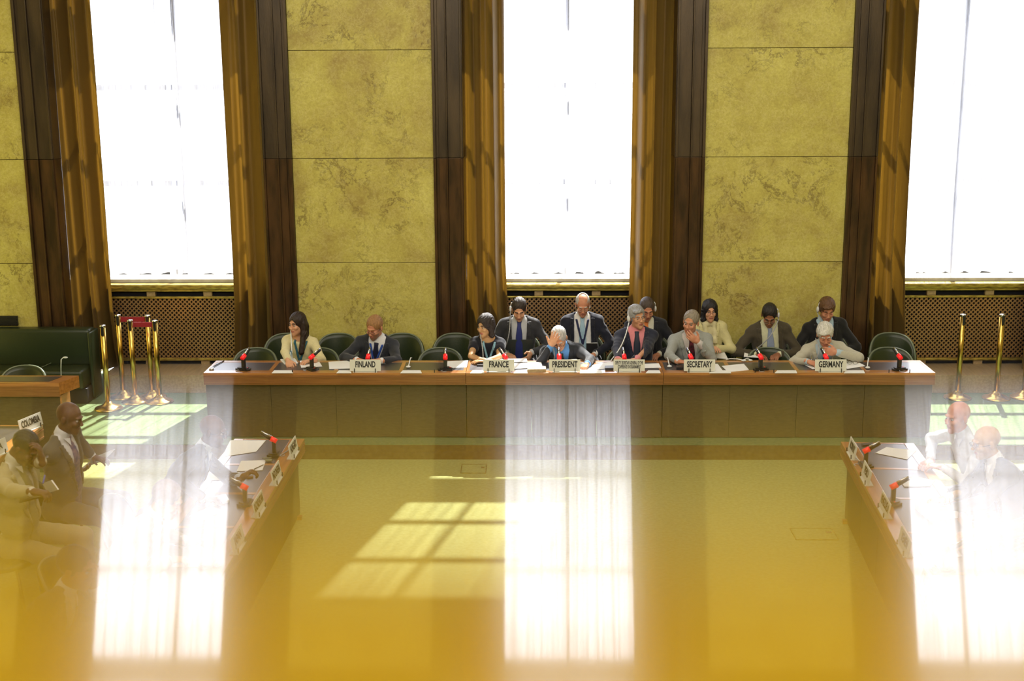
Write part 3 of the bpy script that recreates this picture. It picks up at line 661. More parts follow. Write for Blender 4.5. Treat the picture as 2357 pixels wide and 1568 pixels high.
t0 = at(505, 838, 2, TH); tube_thing('pen', [(t0.x-.03, t0.y-.13, TH+.005), (t0.x+.02, t0.y+.13, TH+.005)], .005, M['black'], 'black pen lying on the white left end of the podium', 'pen')
t0 = at(487, 851, 2, TH); o = MB().lathe([(.02, 0), (.026, .002), (.026, .014), (.02, .016), (.014, .01), (.02, 0)], n=20).build('ring_clip', M['chrome'], None, True); o.location = (t0.x, t0.y, TH); tag(o, 'small silver ring on the left corner of the podium desk', 'ring')
# folded glasses by GERMANY
t0 = at(1962, 838, 2, TH+.01); o = MB()
for sx in (-.03, .03): o.tube([(sx+.024*cos(a), .004*sin(a), .018+.018*sin(a)) for a in [2*pi*k/16 for k in range(17)]], .0018, 6)
o.tube([(-.054, 0, .02), (-.06, .05, .004), (.03, .07, .003)], .0018, 6).tube([(.054, 0, .02), (.075, .06, .006), (.10, .09, .003)], .0018, 6)
o = o.build('folded_glasses', M['black'], None, True); o.location = (t0.x, t0.y, TH+.006); tag(o, 'thin black glasses lying on the paper right of GERMANY', 'glasses')
# prongs left on the desk front where no plate stands
for px, wh in ((673, 'right of the second microphone'), (1000, 'left of the fourth microphone'), (1781, 'right of the ninth microphone'), (1738, 'left of the ninth microphone'), (2046, 'left of the last microphone'), (2094, 'right of the last microphone')):
    p_ = at(px, 858, 2, TH); o = box('plate_prong', (-.004, -.004, 0), (.004, .004, .035), M['black']); o.location = (p_.x, p_.y, TH)
    tag(o, 'small black prong on the podium desk edge '+wh, 'prong', 'bare nameplate prongs')
# laptop on the knees of the man behind FRANCE
pl = at(1197, 800, 1, 14.98); lp = empty('laptop', (pl.x, 14.98, pl.z-.02), 0, 'dark laptop with white fruit logo on the lap behind FRANCE', 'laptop')
TT = Matrix.Rotation(R(8), 4, 'X')
MB().box((-.155, -.004, -.12), (.155, .004, .12), bev=.003, T=TT).build('lid', M['laptop'], lp)
MB().box((-.155, .0, -.132), (.155, .23, -.118), bev=.003).build('keyboard_base', M['grayp'], lp)
ap = []
for k in range(40):
    a = 2*pi*k/40; r = .021*(1-.10*cos(2*a)*0); x = r*1.0*cos(a); z = r*1.05*sin(a)
    if abs(x) < .006 and z > 0: z -= .004*(1-abs(x)/.006)
    if z < -.017 and abs(x) < .005: z += .003*(1-abs(x)/.005)
    dx_, dz_ = x-.024, z-.004
    if sqrt(dx_*dx_+dz_*dz_) < .011: q = .011/max(1e-6, sqrt(dx_*dx_+dz_*dz_)); x, z = .024+dx_*q, .004+dz_*q
    ap.append((x, z))
Tl = TT @ Matrix.Translation((-.01, -.0045, -.005)) @ Matrix.Rotation(R(90), 4, 'X')
lg = MB().prism(ap, 0, .001, T=Tl); lg.prism([(.001, .024), (.007, .025), (.011, .034), (.004, .033)], 0, .001, T=Tl); lg.build('lid_logo', M['logo'], lp)
# tablet held by the bald man with the lanyard
pl = at(1360, 800, 1, 14.98); tb = empty('tablet', (pl.x, 14.98, pl.z-.02), 0, 'black tablet edge on the lap of the bald man with lanyard', 'tablet')
MB().box((-.075, -.006, -.08), (.075, .006, .075), bev=.003).build('tablet_case', M['black'], tb); MB().box((-.075, -.007, .072), (.075, .007, .078)).build('tablet_edge', M['white'], tb)

# papers and gear on the wing desks
WG = 'papers on the left wing desk'
for pix, lab, name, cat, m, th in (([(530, 1014), (612, 1014), (590, 1040), (511, 1052)], 'blank white sheet at the far end of the left wing desk', 'paper_sheet', 'paper', 'paper', .002),
    ([(555, 1062), (612, 1060), (604, 1083), (545, 1085)], 'open white document beside the pen on the left wing desk', 'paper_sheet', 'paper', 'paper', .004),
    ([(480, 1092), (552, 1088), (545, 1104), (486, 1106)], 'paper in front of the man with the raised fist', 'paper_sheet', 'paper', 'paper', .003),
    ([(436, 1190), (484, 1168), (512, 1176), (462, 1200)], 'small white pad on the left wing desk in the glare', 'paper_pad', 'paper', 'paper', .01),
    ([(400, 1256), (440, 1240), (470, 1254), (420, 1262)], 'sheet nearest the camera on the left wing desk', 'paper_sheet', 'paper', 'paper', .003),
    ([(486, 1150), (520, 1142), (528, 1156), (490, 1166)], 'crumpled light papers on the left wing desk', 'paper_bundle', 'paper', 'card', .02)):
    sheet(pix, ZW, M[m], lab, cat, name, WG if name == 'paper_sheet' else None, th)
sheet([(564, 1088), (580, 1086), (582, 1097), (566, 1099)], ZW+.004, M['grayp'], 'small grey device by the raised hand on the left desk', 'device', 'pocket_device', None, .016)
t0 = at(619, 1063, 2, ZW); o = MB().ball((0, 0, .014), (.035, .02, .014)).tube([(-.03, 0, .02), (-.06, .01, .03), (.02, .02, .034)], .005).build('earphone', M['gpipe'], None, True); o.location = t0; tag(o, 'pale green earphone at the far end of the left wing desk', 'earphone')
t0 = at(585, 1083, 2, ZW); t1 = at(606, 1073, 2, ZW); tube_thing('pen', [t0+Vector((0, 0, .012)), t1+Vector((0, 0, .012))], .004, M['black'], 'black pen on the open document of the left wing desk', 'pen')
RG = 'papers on the right wing desk'
for pix, lab, name, cat, m, th in (([(2015, 1043), (2040, 1030), (2110, 1038), (2088, 1058)], 'white sheet at the far end of the right wing desk', 'paper_sheet', 'paper', 'paper', .003),
    ([(2070, 1105), (2110, 1098), (2150, 1108), (2140, 1120), (2082, 1121)], 'grey-bottomed papers beside the second right microphone', 'paper_sheet', 'paper', 'paper', .006),
    ([(2118, 1158), (2150, 1155), (2156, 1166), (2132, 1166)], 'notepad under the writing hand at the right desk', 'notepad', 'notepad', 'paper', .008),
    ([(2105, 1170), (2170, 1176), (2205, 1192), (2140, 1200)], 'thick stack of papers on the right wing desk', 'paper_stack', 'paper', 'paper', .05),
    ([(2140, 1264), (2200, 1258), (2215, 1280), (2170, 1284)], 'sheet nearest the right microphone in the glare', 'paper_sheet', 'paper', 'paper', .003),
    ([(2222, 1344), (2280, 1340), (2290, 1370), (2262, 1376)], 'sheet nearest the camera on the right wing desk', 'paper_sheet', 'paper', 'paper', .003)):
    sheet(pix, ZW, M[m], lab, cat, name, RG if name == 'paper_sheet' else None, th)
sheet([(1983, 1023), (2008, 1021), (2010, 1025), (1986, 1028)], ZW, M['black'], 'black phone at the far end of the right wing desk', 'phone', 'phone', None, .012)
for p0, p1, lab in (((1995, 1073), (1962, 1052), 'white cord curling beside the far right nameplate'), ((632, 1052), (668, 1040), 'grey cord curling beside the far left nameplate')):
    a, b = at(p0[0], p0[1], 2, ZW), at(p1[0], p1[1], 2, ZW); z_ = Vector((0, 0, .006))
    tube_thing('cord', [a+z_, (a*.6+b*.4)+Vector((0, -.04, .006)), (a*.2+b*.8)+Vector((0, .02, .012)), b+Vector((0, .02, .03))], .005, M['white'] if p0[0] > 1000 else M['grayp'], lab, 'cord', None, 'desk cords')

# ================================================================== PEOPLE
f32 = np.float32
class Grid:
    def __init__(s, lo, hi, h):
        s.lo = np.array(lo, float); s.h = h; s.n = np.maximum(4, np.ceil((np.array(hi)-s.lo)/h).astype(int)+1)
        s.d = np.full(tuple(s.n), 1.0, f32)
    def sub(s, lo, hi):
        a = np.clip(np.floor((np.array(lo)-s.lo)/s.h).astype(int), 0, s.n); b = np.clip(np.ceil((np.array(hi)-s.lo)/s.h).astype(int)+1, 0, s.n)
        return a, b
    def pts(s, a, b):
        return [(s.lo[i]+s.h*np.arange(a[i], b[i])).astype(f32).reshape([-1 if j == i else 1 for j in range(3)]) for i in range(3)]
    def add(s, fn, lo, hi, k=0.0, sub=False):
        m = .03+k
        a, b = s.sub(np.array(lo)-m, np.array(hi)+m)
        if (b <= a).any(): return
        X, Y, Z = s.pts(a, b); e = fn(X, Y, Z)
        sl = tuple(slice(a[i], b[i]) for i in range(3)); d = s.d[sl]; e = np.broadcast_to(e, d.shape).astype(f32)
        if sub: s.d[sl] = np.maximum(d, -e); return
        r = np.minimum(d, e)
        if k > 0: q = np.maximum(k-np.abs(d-e), 0)/k; r = r-q*q*k*.25
        s.d[sl] = r
    def cap(s, p, q, r0, r1=None, k=0.0, sub=False):
        r1 = r0 if r1 is None else r1; p = np.array(p, float); q = np.array(q, float); v = q-p; L2 = max(1e-9, float(v@v))
        def fn(X, Y, Z):
            t = np.clip(((X-p[0])*v[0]+(Y-p[1])*v[1]+(Z-p[2])*v[2])/L2, 0, 1)
            return np.sqrt((X-p[0]-t*v[0])**2+(Y-p[1]-t*v[1])**2+(Z-p[2]-t*v[2])**2)-(r0+(r1-r0)*t)
        R_ = max(r0, r1); s.add(fn, np.minimum(p, q)-R_, np.maximum(p, q)+R_, k, sub)
    def ell(s, c, r, B=None, k=0.0, sub=False):
        """ellipsoid centre c, radii r along the rows of B"""
        c = np.array(c, float); B = np.eye(3) if B is None else B
        def fn(X, Y, Z):
            x, y, z = X-c[0], Y-c[1], Z-c[2]
            u = [(x*B[i][0]+y*B[i][1]+z*B[i][2])/r[i] for i in range(3)]
            k0 = np.sqrt(u[0]**2+u[1]**2+u[2]**2); k1 = np.sqrt((u[0]/r[0])**2+(u[1]/r[1])**2+(u[2]/r[2])**2)+1e-6
            return k0*(k0-1)/k1
        R_ = max(r); s.add(fn, c-R_, c+R_, k, sub)
    def mesh(s): return nets(s.d, s.lo, s.h)
def nets(d, lo, h):
    s = d < 0; n = d.shape; cnt = np.zeros((n[0]-1, n[1]-1, n[2]-1), np.int8)
    corners = [(i, j, k) for i in (0, 1) for j in (0, 1) for k in (0, 1)]
    for c in corners: cnt += s[c[0]:n[0]-1+c[0], c[1]:n[1]-1+c[1], c[2]:n[2]-1+c[2]]
    ai = np.argwhere((cnt > 0) & (cnt < 8))
    if len(ai) == 0: return np.zeros((0, 3)), np.zeros((0, 4), int)
    idx = np.full(cnt.shape, -1, np.int32); idx[tuple(ai.T)] = np.arange(len(ai))
    val = {c: d[ai[:, 0]+c[0], ai[:, 1]+c[1], ai[:, 2]+c[2]] for c in corners}
    P = np.zeros((len(ai), 3)); N_ = np.zeros(len(ai))
    for a in corners:
        for ax in range(3):
            if a[ax]: continue
            b = list(a); b[ax] = 1; b = tuple(b); da, db = val[a], val[b]; m = (da < 0) != (db < 0)
            t = np.where(m, da/np.where(m, da-db, 1), 0)
            p = np.tile(np.array(a, float), (len(ai), 1)); p[:, ax] += t; P += p*m[:, None]; N_ += m
    V = lo+h*(ai+P/N_[:, None]); Q = []
    for ax in range(3):
        u, v = (ax+1) % 3, (ax+2) % 3
        A = np.take(s, range(0, n[ax]-1), ax); B = np.take(s, range(1, n[ax]), ax)
        e = np.argwhere(A != B); 
        ok = (e[:, u] > 0) & (e[:, v] > 0) & (e[:, u] < n[u]-1) & (e[:, v] < n[v]-1); e = e[ok]
        if not len(e): continue
        def cell(du, dv):
            c = e.copy(); c[:, u] -= du; c[:, v] -= dv; return idx[tuple(c.T)]
        q = np.stack([cell(1, 1), cell(0, 1), cell(0, 0), cell(1, 0)], 1)
        inside = A[tuple(e.T)]; q[~inside] = q[~inside][:, ::-1]; Q.append(q)
    Q = np.concatenate(Q); Q = Q[(Q >= 0).all(1)]
    return V, Q
def nrm(v): v = np.array(v, float); return v/max(1e-9, np.linalg.norm(v))
SKIN = {}
def skin_mat(name, col, col2): SKIN[name] = mat('skin_'+name, tuple(c*1.18 for c in col), .5, col2=tuple(c*1.18 for c in col2), scale=14, spec=.35)
skin_mat('fair', (.60, .33, .20), (.52, .26, .15)); skin_mat('ruddy', (.52, .25, .15), (.46, .19, .11)); skin_mat('tan', (.50, .31, .16), (.44, .25, .12)); skin_mat('dark', (.115, .055, .03), (.08, .035, .018)); skin_mat('olive', (.30, .13, .07), (.25, .10, .05))
LIPS = {'fair': mat('lips_fair', (.42, .14, .10), .4), 'dark': mat('lips_dark', (.10, .04, .03), .4)}
HAIRM = {}
def cloth(name, col, col2=None, scale=60, rough=.8, bump=.25):
    if name not in HAIRM: HAIRM[name] = mat(name, col, rough, col2=col2 or tuple(c*.92 for c in col), scale=scale, bump=bump*.5, bscale=220, sheen=.2, spec=.3)
    return HAIRM[name]
def hairm(name, col):
    if name not in HAIRM: HAIRM[name] = mat(name, col, .45, col2=tuple(c*.6 for c in col), scale=60, stretch=(3, 1, .5), bump=.5, bscale=120, spec=.5)
    return HAIRM[name]
def ik(S_, W_, l1, l2, pole):
    S_, W_ = np.array(S_, float), np.array(W_, float); d = W_-S_; L = np.linalg.norm(d); 
    if L > (l1+l2)*.995: l1 = l2 = L/2/.995
    a = (l1*l1-l2*l2+L*L)/(2*L); h = sqrt(max(l1*l1-a*a, 1e-6)); dn = d/L; p = np.array(pole, float); p = nrm(p-dn*(p@dn)); return S_+dn*a+p*h
def hand_sdf(G, w, d, n, side, curl, S, spread=.25, thumb=.6):
    """w wrist, d towards the knuckles, n out of the palm; side = +1/-1 chooses where the thumb is"""
    d = nrm(d); n = nrm(np.array(n)-d*(np.array(n)@d)); s = np.cross(d, n)*side; B = np.array([s, n, d])
    G.cap(w-d*.02*S, w+d*.02*S, .026*S, .026*S, k=.01)
    G.ell(w+d*.055*S, (.041*S, .017*S, .052*S), B, k=.014*S)
    for i, (o, L) in enumerate(((.030, .070), (.010, .078), (-.011, .073), (-.030, .058))):
        b = w+d*(.088-.004*abs(i-1))*S+s*o*S; fd = nrm(d+s*o*spread*12); ang = 0
        p = b
        for j, fr in enumerate((.45, .32, .23)):
            ang += curl[j] if isinstance(curl, (list, tuple)) else curl; v = fd*cos(ang)+n*sin(ang); q = p+v*L*fr*S; r = (.0098-.0011*j)*S
            G.cap(p, q, r, r*.92, k=.004*S); p = q
    p = w+d*.028*S+s*.030*S; v = nrm(d*.65+s*.75+n*.35); q = p+v*.038*S; G.cap(p, q, .014*S, .0115*S, k=.012*S)
    v2 = nrm(d*(.9)+s*(.35-thumb*.5)+n*(.2+thumb*.5)); G.cap(q, q+v2*.032*S, .0108*S, .0085*S, k=.005*S)
    return w+d*.1*S

def person(label, base, facing, headpx=None, head=None, hyaw=None, hpitch=15, hroll=0, S=1.10, hands=None, skin='fair', hair='short', hair_c=(.1, .06, .03), top='suit',
           jacket=(.02, .02, .03), shirt=(.75, .76, .8), tie=None, tie2=None, vee=.08, trousers=None, glasses=None, ear=None, lanyard=None, beard=None, sleeve='long', scarf=None, jname='suit', slim=1.0, cuffs=True, knees=None, cable=None):
    """base=(x,y,floor z); facing degrees: 0 looks at -Y, 90 looks at +X, -90 at -X; all joints in world space, mesh stored relative to base"""
    bx, by, bz = base; O = np.array([bx, by, bz], float)
    fa = R(facing); F = np.array([sin(fa), -cos(fa), 0]); Lv = np.array([cos(fa), sin(fa), 0])       # forward, person's own left
    ya = R(hyaw if hyaw is not None else facing); hp = R(hpitch); rr = R(hroll)
    hf0 = np.array([sin(ya), -cos(ya), 0]); hl = np.array([cos(ya), sin(ya), 0]); up = np.array([0, 0, 1.])
    hf = hf0*cos(hp)-up*sin(hp); hu = up*cos(hp)+hf0*sin(hp)
    hl, hu = hl*cos(rr)+hu*sin(rr), hu*cos(rr)-hl*sin(rr)
    H = np.array(at(headpx[0], headpx[1], 1, headpx[2])) if head is None else np.array(head, float)
    HB = np.array([hl, -hf, hu])                 # rows: local x, y(back), z
    def hw(x, y, z): return H+(hl*x-hf*y+hu*z)*S   # head-local to world
    pivot = hw(0, .022, -.085); nb = pivot+(-F*.035-up*.055)*S
    hip = O+up*(.52)+F*.02; sp = nb-hip; L = float(np.linalg.norm(sp)); az = sp/L
    lx = nrm(Lv-az*(Lv@az)); fy = np.cross(lx, az); fy = fy if fy@F > 0 else -fy
    shc = nb-az*.078*S; sh = {1: shc+lx*.162*S*slim, -1: shc-lx*.162*S*slim}
    def tw(x, y, z): return hip+lx*x*S+fy*y*S+az*z
    TB = np.array([lx, -fy, az])
    # wrists
    arms = {}
    for s in (-1, 1):
        hd = dict((hands or {}).get(s, {})) 
        wp = hd.get('w'); 
        if wp is None: wp = hip+F*.30*S+lx*s*.12*S+up*.10
        elif len(wp) == 3 and wp[0] > 60: wp = at(wp[0], wp[1], 1, wp[2])
        elif len(wp) == 4: wp = at(wp[0], wp[1], 2, wp[3])
        wp = np.array(wp, float); pole = hd.get('pole'); pole = (lx*s*.7-up*.8-F*.1) if pole is None else (lx*pole[0]*s+F*pole[1]+up*pole[2])
        el = ik(sh[s], wp, .285*S, .255*S, pole)
        dd = hd.get('d'); dd = nrm(wp-el) if dd is None else nrm(lx*dd[0]+F*dd[1]+up*dd[2])
        nn = hd.get('n'); nn = -up if nn is None else nrm(lx*nn[0]+F*nn[1]+up*nn[2])
        arms[s] = (wp, el, dd, nn, hd.get('curl', .35), hd.get('thumb', .6), hd.get('spread', .25))
    # --- body: head, hands, slim core (one mesh)
    parts = []
    hh = .0052
    G = Grid(H-np.array([.17]*3)*S, H+np.array([.17]*3)*S, hh); G.d = G.d  # head block
    def E(c, r, k=.012, sub=False): G.ell(hw(*c), tuple(x*S for x in r), HB, k*S, sub)
    def C(a, b, r0, r1, k=.01, sub=False): G.cap(hw(*a), hw(*b), r0*S, r1*S, k*S, sub)
    fw = 1.0 if hair not in ('long', 'bob') else .93
    E((0, .014, .032), (.074, .093, .086), 0); E((0, -.030, -.040), (.056*fw, .060, .074)); E((0, -.050, -.078), (.036*fw, .036, .036), .02)
    C((0, -.070, -.101), (0, -.070, -.098), .017, .017, .02); E((0, -.077, .026), (.047, .016, .011), .01)
    for s in (-1, 1):
        E((s*.036, -.064, -.022), (.022, .024, .022), .014); E((s*.029, -.0945, .004), (.016, .0135, .0105), sub=True)
        E((s*.0755, .012, -.008), (.0085, .018, .030), .006)
        E((s*.009, -.104, -.027), (.0085, .0095, .0075), .005)
    C((0, -.087, .014), (0, -.104, -.022), .0075, .0105, .008)
    E((0, -.0875, -.0535), (.022, .010, .0055), .004); E((0, -.0865, -.0635), (.019, .010, .0065), .004); E((0, -.0985, -.0585), (.024, .004, .0016), sub=True)
    G.cap(pivot+(nb-pivot)*-.35, nb+(nb-pivot)*.5, .050*S*(fw*.98), .056*S, k=.02*S)
    V, Q = G.mesh(); P_ = (V-H) @ HB.T/S; mi = np.zeros(len(Q), int); c = P_[Q].mean(1)
    lip = (np.abs(c[:, 0]) < .023) & (c[:, 1] < -.078) & (c[:, 2] > -.069) & (c[:, 2] < -.049); mi[lip] = 1
    brow = (np.abs(np.abs(c[:, 0])-.031) < .018) & (c[:, 1] < -.075) & (np.abs(c[:, 2]-.027-.1*(.03-np.abs(np.abs(c[:, 0])-.028))) < .0045); mi[brow] = 2
    if beard: mi[(c[:, 2] < -.042) & (c[:, 1] < -.02) & ~lip & (c[:, 2] > -.125)] = 3
    parts.append((V, Q, mi))
    # core + arms: slim so that the clothes cover it
    lo = np.minimum.reduce([hip, nb, arms[1][0], arms[-1][0], arms[1][1], arms[-1][1]])-.25; hi = np.maximum.reduce([hip, nb, arms[1][0], arms[-1][0], arms[1][1], arms[-1][1]])+.25
    lo[2] = hip[2]-.15
    G = Grid(lo, hi, .013)
    G.ell(tw(0, 0, .02), (.15*S, .10*S, .12*S), TB); G.ell(tw(0, 0, L*.35), (.125*S, .085*S, .2*S), TB, .04); G.ell(tw(0, 0, L*.68), (.145*S, .085*S, .19*S), TB, .04)
    G.cap(sh[-1], sh[1], .045*S, None, .03); G.cap(tw(0, .0, L-.06*S), nb, .05*S, .05*S, .03)
    bare = sleeve == 'short'
    for s in (-1, 1):
        wp, el = arms[s][0], arms[s][1]
        G.cap(sh[s], el, (.044 if bare else .036)*S, (.034 if bare else .028)*S, .02); G.cap(el, wp, (.034 if bare else .028)*S, .023*S, .01)
    knee = {}; 
    for s in (-1, 1):
        kp = (knees or {}).get(s); kp = hip+F*.43*S+lx*s*.13*S+up*-.03 if kp is None else np.array(kp); knee[s] = kp
        foot = kp+F*.04; foot[2] = bz+.09; knee[(s, 'f')] = foot
    parts.append((*G.mesh(), None))
    lo = np.minimum.reduce([hip, knee[1], knee[-1], knee[(1, 'f')], knee[(-1, 'f')]])-.2; hi = np.maximum.reduce([hip, knee[1], knee[-1]])+.2
    G = Grid(lo, hi, .02)
    for s in (-1, 1):
        G.cap(hip+lx*s*.09*S, knee[s], .06*S, .045*S, .02); G.cap(knee[s], knee[(s, 'f')], .042*S, .03*S, .01)
    G.ell(hip, (.13*S, .1*S, .10*S), TB, .03)
    parts.append((*G.mesh(), None))
    for s in (-1, 1):
        wp, el, dd, nn, cu, th, spd = arms[s]
        cc = wp+dd*.08*S; G = Grid(cc-.15*S, cc+.15*S, .0044)
        hand_sdf(G, wp, dd, nn, (-1 if s > 0 else 1), cu, S, spd, th); parts.append((*G.mesh(), None))
    Vs, Qs, Ms = [], [], []; o_ = 0
    for V, Q, m_ in parts:
        Vs.append(V); Qs.append(Q+o_); Ms.append(m_ if m_ is not None else np.zeros(len(Q), int)); o_ += len(V)
    hc = hairm('hair_%02d_%02d_%02d' % tuple(int(99*x) for x in hair_c), hair_c)
    stub = cloth('stubble', (.30, .15, .08))
    body = big_mesh('person', np.concatenate(Vs)-O, np.concatenate(Qs), [SKIN[skin], LIPS['dark' if skin == 'dark' else 'fair'], hc if hair != 'bald' else SKIN[skin], stub], None, np.concatenate(Ms))
    body.location = (bx, by, bz); tag(body, label, 'person')
    def child(G, name, m, kids=None):
        V, Q = G.mesh()
        if len(Q): return big_mesh(name, V-O, Q, m, body)
    # eyes
    for s in (-1, 1):
        T = Matrix([[*(hl*S), 0], [*(-hf*S), 0], [*(hu*S), 0], [0, 0, 0, 1]]).transposed(); T[3][3] = 1
        for i in range(3): T[i][3] = (H-O)[i]
        T = Matrix([[hl[i]*S, -hf[i]*S, hu[i]*S, (H-O)[i]] for i in range(3)]+[[0, 0, 0, 1]])
        mb = MB().ball((s*.029, -.0745, .0035), (.0108, .0108, .0075), 12, 8, 0, T); mb.ball((s*.029, -.0832, .0026), (.0054, .003, .0056), 10, 6, 1, T); mb.build('eye', [M['eye'], M['iris']] if hpitch < 18 else [SKIN[skin], SKIN[skin]], body, True)
        if hpitch >= 18: MB().tube([T @ Vector((s*.029+x_, -.0815-.004*(1-(x_/.013)**2), -.0045-.0018*(1-(x_/.013)**2))) for x_ in (-.012, -.006, 0, .006, .012)], .0012*S, 5).build('eyelash', M['iris'], body, True)
    # hair
    if hair != 'bald':
        G = Grid(H-np.array([.19, .19, .42 if hair == 'long' else .22])*S, H+np.array([.18]*3)*S, .0052)
        def E(c, r, k=.01, sub=False): G.ell(hw(*c), tuple(x*S for x in r), HB, k*S, sub)
        vol = {'short': .0, 'full': .006, 'bald_top': -.004, 'long': .004, 'bob': .010, 'crop': -.003}[hair]
        E((0, .020, .037), (.080+vol, .098+vol, .092+vol), 0)
        if hair in ('long', 'bob'):
            E((0, .045, -.02), (.078+vol, .075, .085), .02)
            zl = -.30 if hair == 'long' else -.10
            for s in (-1, 1):
                a = hw(s*.066, .02, .0); b = hw(s*.070, .01, -.10); e_ = b+(-up*(abs(zl)-.10)*S+hf0*.05*S) if hair == 'long' else hw(s*.078, .0, -.105)
                G.cap(a, b, .030*S, .033*S, .02*S)
                if not (hair == 'long' and s < 0): G.cap(b, e_, .033*S, .030*S if hair == 'long' else .022*S, .02*S)
                elif True: G.cap(b, b+(-up*.11)*S, .022*S, .014*S, .02*S)
            if hair == 'long': G.cap(hw(.02, .07, -.05), hw(.02, .07, -.05)-up*.16*S, .06*S, .05*S, .03*S)
        def bumps(X, Y, Z): return None
        # carve the face opening, the nape and (if any) the bald top
        if hair in ('long', 'bob'): E((.0, -.112, -.034), (.056, .082, .108), sub=True)
        else:
            E((0, -.118, -.016), (.072, .088, .106), sub=True)
            E((0, -.04, -.135), (.13, .135, .095), sub=True)
            for s in (-1, 1): E((s*.085, .005, -.018), (.02, .022, .032), sub=True); E((s*.07, -.045, -.03), (.03, .035, .045), sub=True)
        if hair == 'bald_top': E((0, -.045, .13), (.062, .095, .062), sub=True)
        if hair == 'full': E((-.02, -.070, .078), (.05, .035, .022), .02)
        # strands
        d = G.d; X, Y, Z = G.pts(np.array([0, 0, 0]), G.n)
        lxx = ((X-H[0])*hl[0]+(Y-H[1])*hl[1]+(Z-H[2])*hl[2])/S; lzz = ((X-H[0])*hu[0]+(Y-H[1])*hu[1]+(Z-H[2])*hu[2])/S; lyy = -((X-H[0])*hf[0]+(Y-H[1])*hf[1]+(Z-H[2])*hf[2])/S
        amp = .0011 if hair not in ('full', 'bob') else .0018
        G.d = (d+amp*np.sin(170*lxx+6*np.sin(30*lzz)+3*np.sin(40*lyy))+.0012*np.sin(330*lxx+40*lyy)).astype(f32)
        child(G, 'hair', hc)
    # --- clothes
    def torso(G, g, low=0.0, k=.04, wide=0):
        G.ell(tw(0, 0, .02-low), ((.168+g+wide)*S, (.125+g)*S, .15*S+g), TB, 0)
        G.ell(tw(0, .01, L*.33), ((.150+g)*S*slim, (.118+g)*S, .21*S), TB, k)
        G.ell(tw(0, .005, L*.66), ((.168+g)*S*slim, (.112+g)*S, .20*S), TB, k)
        G.cap(sh[-1], sh[1], (.046+g)*S, None, k)
        for s in (-1, 1): G.cap(nb-az*.012*S+lx*s*.05*S, sh[s]+az*.004, (.030+g)*S, (.042+g)*S, k*.6)
    def wrinkle(G, amp, seed):
        X, Y, Z = G.pts(np.array([0, 0, 0]), G.n)
        G.d = (G.d+amp*(np.sin(26*X+7*np.sin(9*Z+seed)+seed)*np.sin(19*Z+11*Y+4*np.sin(9*X))+.55*np.sin(48*Z+20*X+22*Y+3*np.sin(15*Y+seed)))).astype(f32)
    lo = np.minimum.reduce([hip, nb, arms[1][0], arms[-1][0], arms[1][1], arms[-1][1]])-.2*S; hi = np.maximum.reduce([hip, nb, arms[1][0], arms[-1][0], arms[1][1], arms[-1][1]])+.2*S
    lo[2] = hip[2]-.16
    def tloc(G):
        X, Y, Z = G.pts(np.array([0, 0, 0]), G.n); x, y, z = X-hip[0], Y-hip[1], Z-hip[2]
        return [(x*v[0]+y*v[1]+z*v[2])/q for v, q in ((lx, S), (fy, S), (az, 1))]
    seed = (bx*7+by*3) % 6
    # shirt / blouse (innermost visible)
    shirt_only = top in ('shirt', 'blouse', 'dress')
    G1 = Grid(lo, hi, .0112); torso(G1, .006)
    if shirt_only:
        for s in (-1, 1):
            wp, el, dd = arms[s][:3]
            if sleeve == 'short': G1.cap(sh[s], sh[s]+(el-sh[s])*.42, .062*S, .060*S, .03)
            else: G1.cap(sh[s], el, .052*S, .046*S, .03); G1.cap(el, wp-(wp-el)*.10, .046*S, .034*S, .02)
        wrinkle(G1, .0035, seed)
    if top in ('blouse', 'dress'):
        G1.ell(nb+fy*.05*S+az*.01, (.085*S, .10*S, .05*S), TB, 0, True)
    else:
        G1.cap(nb-az*.02*S, nb+(pivot-nb)*.50, .062*S, .058*S, .012)
    inner = G1.d.copy(); tx, ty, tz = tloc(G1); u = tz/L
    child(G1, {'blouse': 'blouse', 'dress': 'dress', 'shirt': 'shirt'}.get(top, 'shirt'), cloth('%s_%02d%02d%02d' % (('blouse' if top == 'blouse' else 'shirt'), *[int(99*x) for x in shirt]), shirt))
    # tie, scarf and lanyard lie on the shirt
    def on_shirt(region, name, m, th=.012, base=None):
        Gt = Grid(lo, hi, .0112); b_ = inner if base is None else base
        Gt.d = np.maximum(np.maximum(region, b_-th*S), np.where(ty > -.0, -1.0, 1.0)).astype(f32)
        Gt.d = np.maximum(Gt.d, -(b_+.012)).astype(f32); return child(Gt, name, m)
    if tie and label.find('bowed') < 0:
        wv = np.interp(u, [.10, .30, .70, .88, .93, .97], [.045, .042, .034, .022, .020, .026])
        reg = np.maximum(np.abs(tx)-wv, (u-.985)*L)
        tm = cloth('tie_%02d%02d%02d' % tuple(int(99*x) for x in tie), tie, tie2, 30 if tie2 else 60, .5)
        on_shirt(reg, 'tie', tm, .015)
    if not shirt_only or top == 'shirt':      # collar wings
        for s in (-1, 1):
            a = tw(s*.052, .050, 0)-hip; a = nb+lx*s*.045*S+fy*.045*S-az*.0; b = nb+lx*s*.030*S+fy*.095*S-az*.055*S; c2 = nb+lx*s*.012*S+fy*.075*S-az*.005*S
            mb = MB(); nA = nrm(fy*.8+az*.3); q = [a, b, c2]; vs = [Vector(p-O) for p in q]+[Vector(p-O+nA*.006) for p in q]
            mb._add(vs, [(0, 1, 2), (5, 4, 3), (0, 3, 4, 1), (1, 4, 5, 2), (2, 5, 3, 0)]); mb.build('collar', cloth('collar_%02d%02d%02d' % tuple(int(99*x) for x in shirt), shirt), body)
    # jacket
    outer = inner
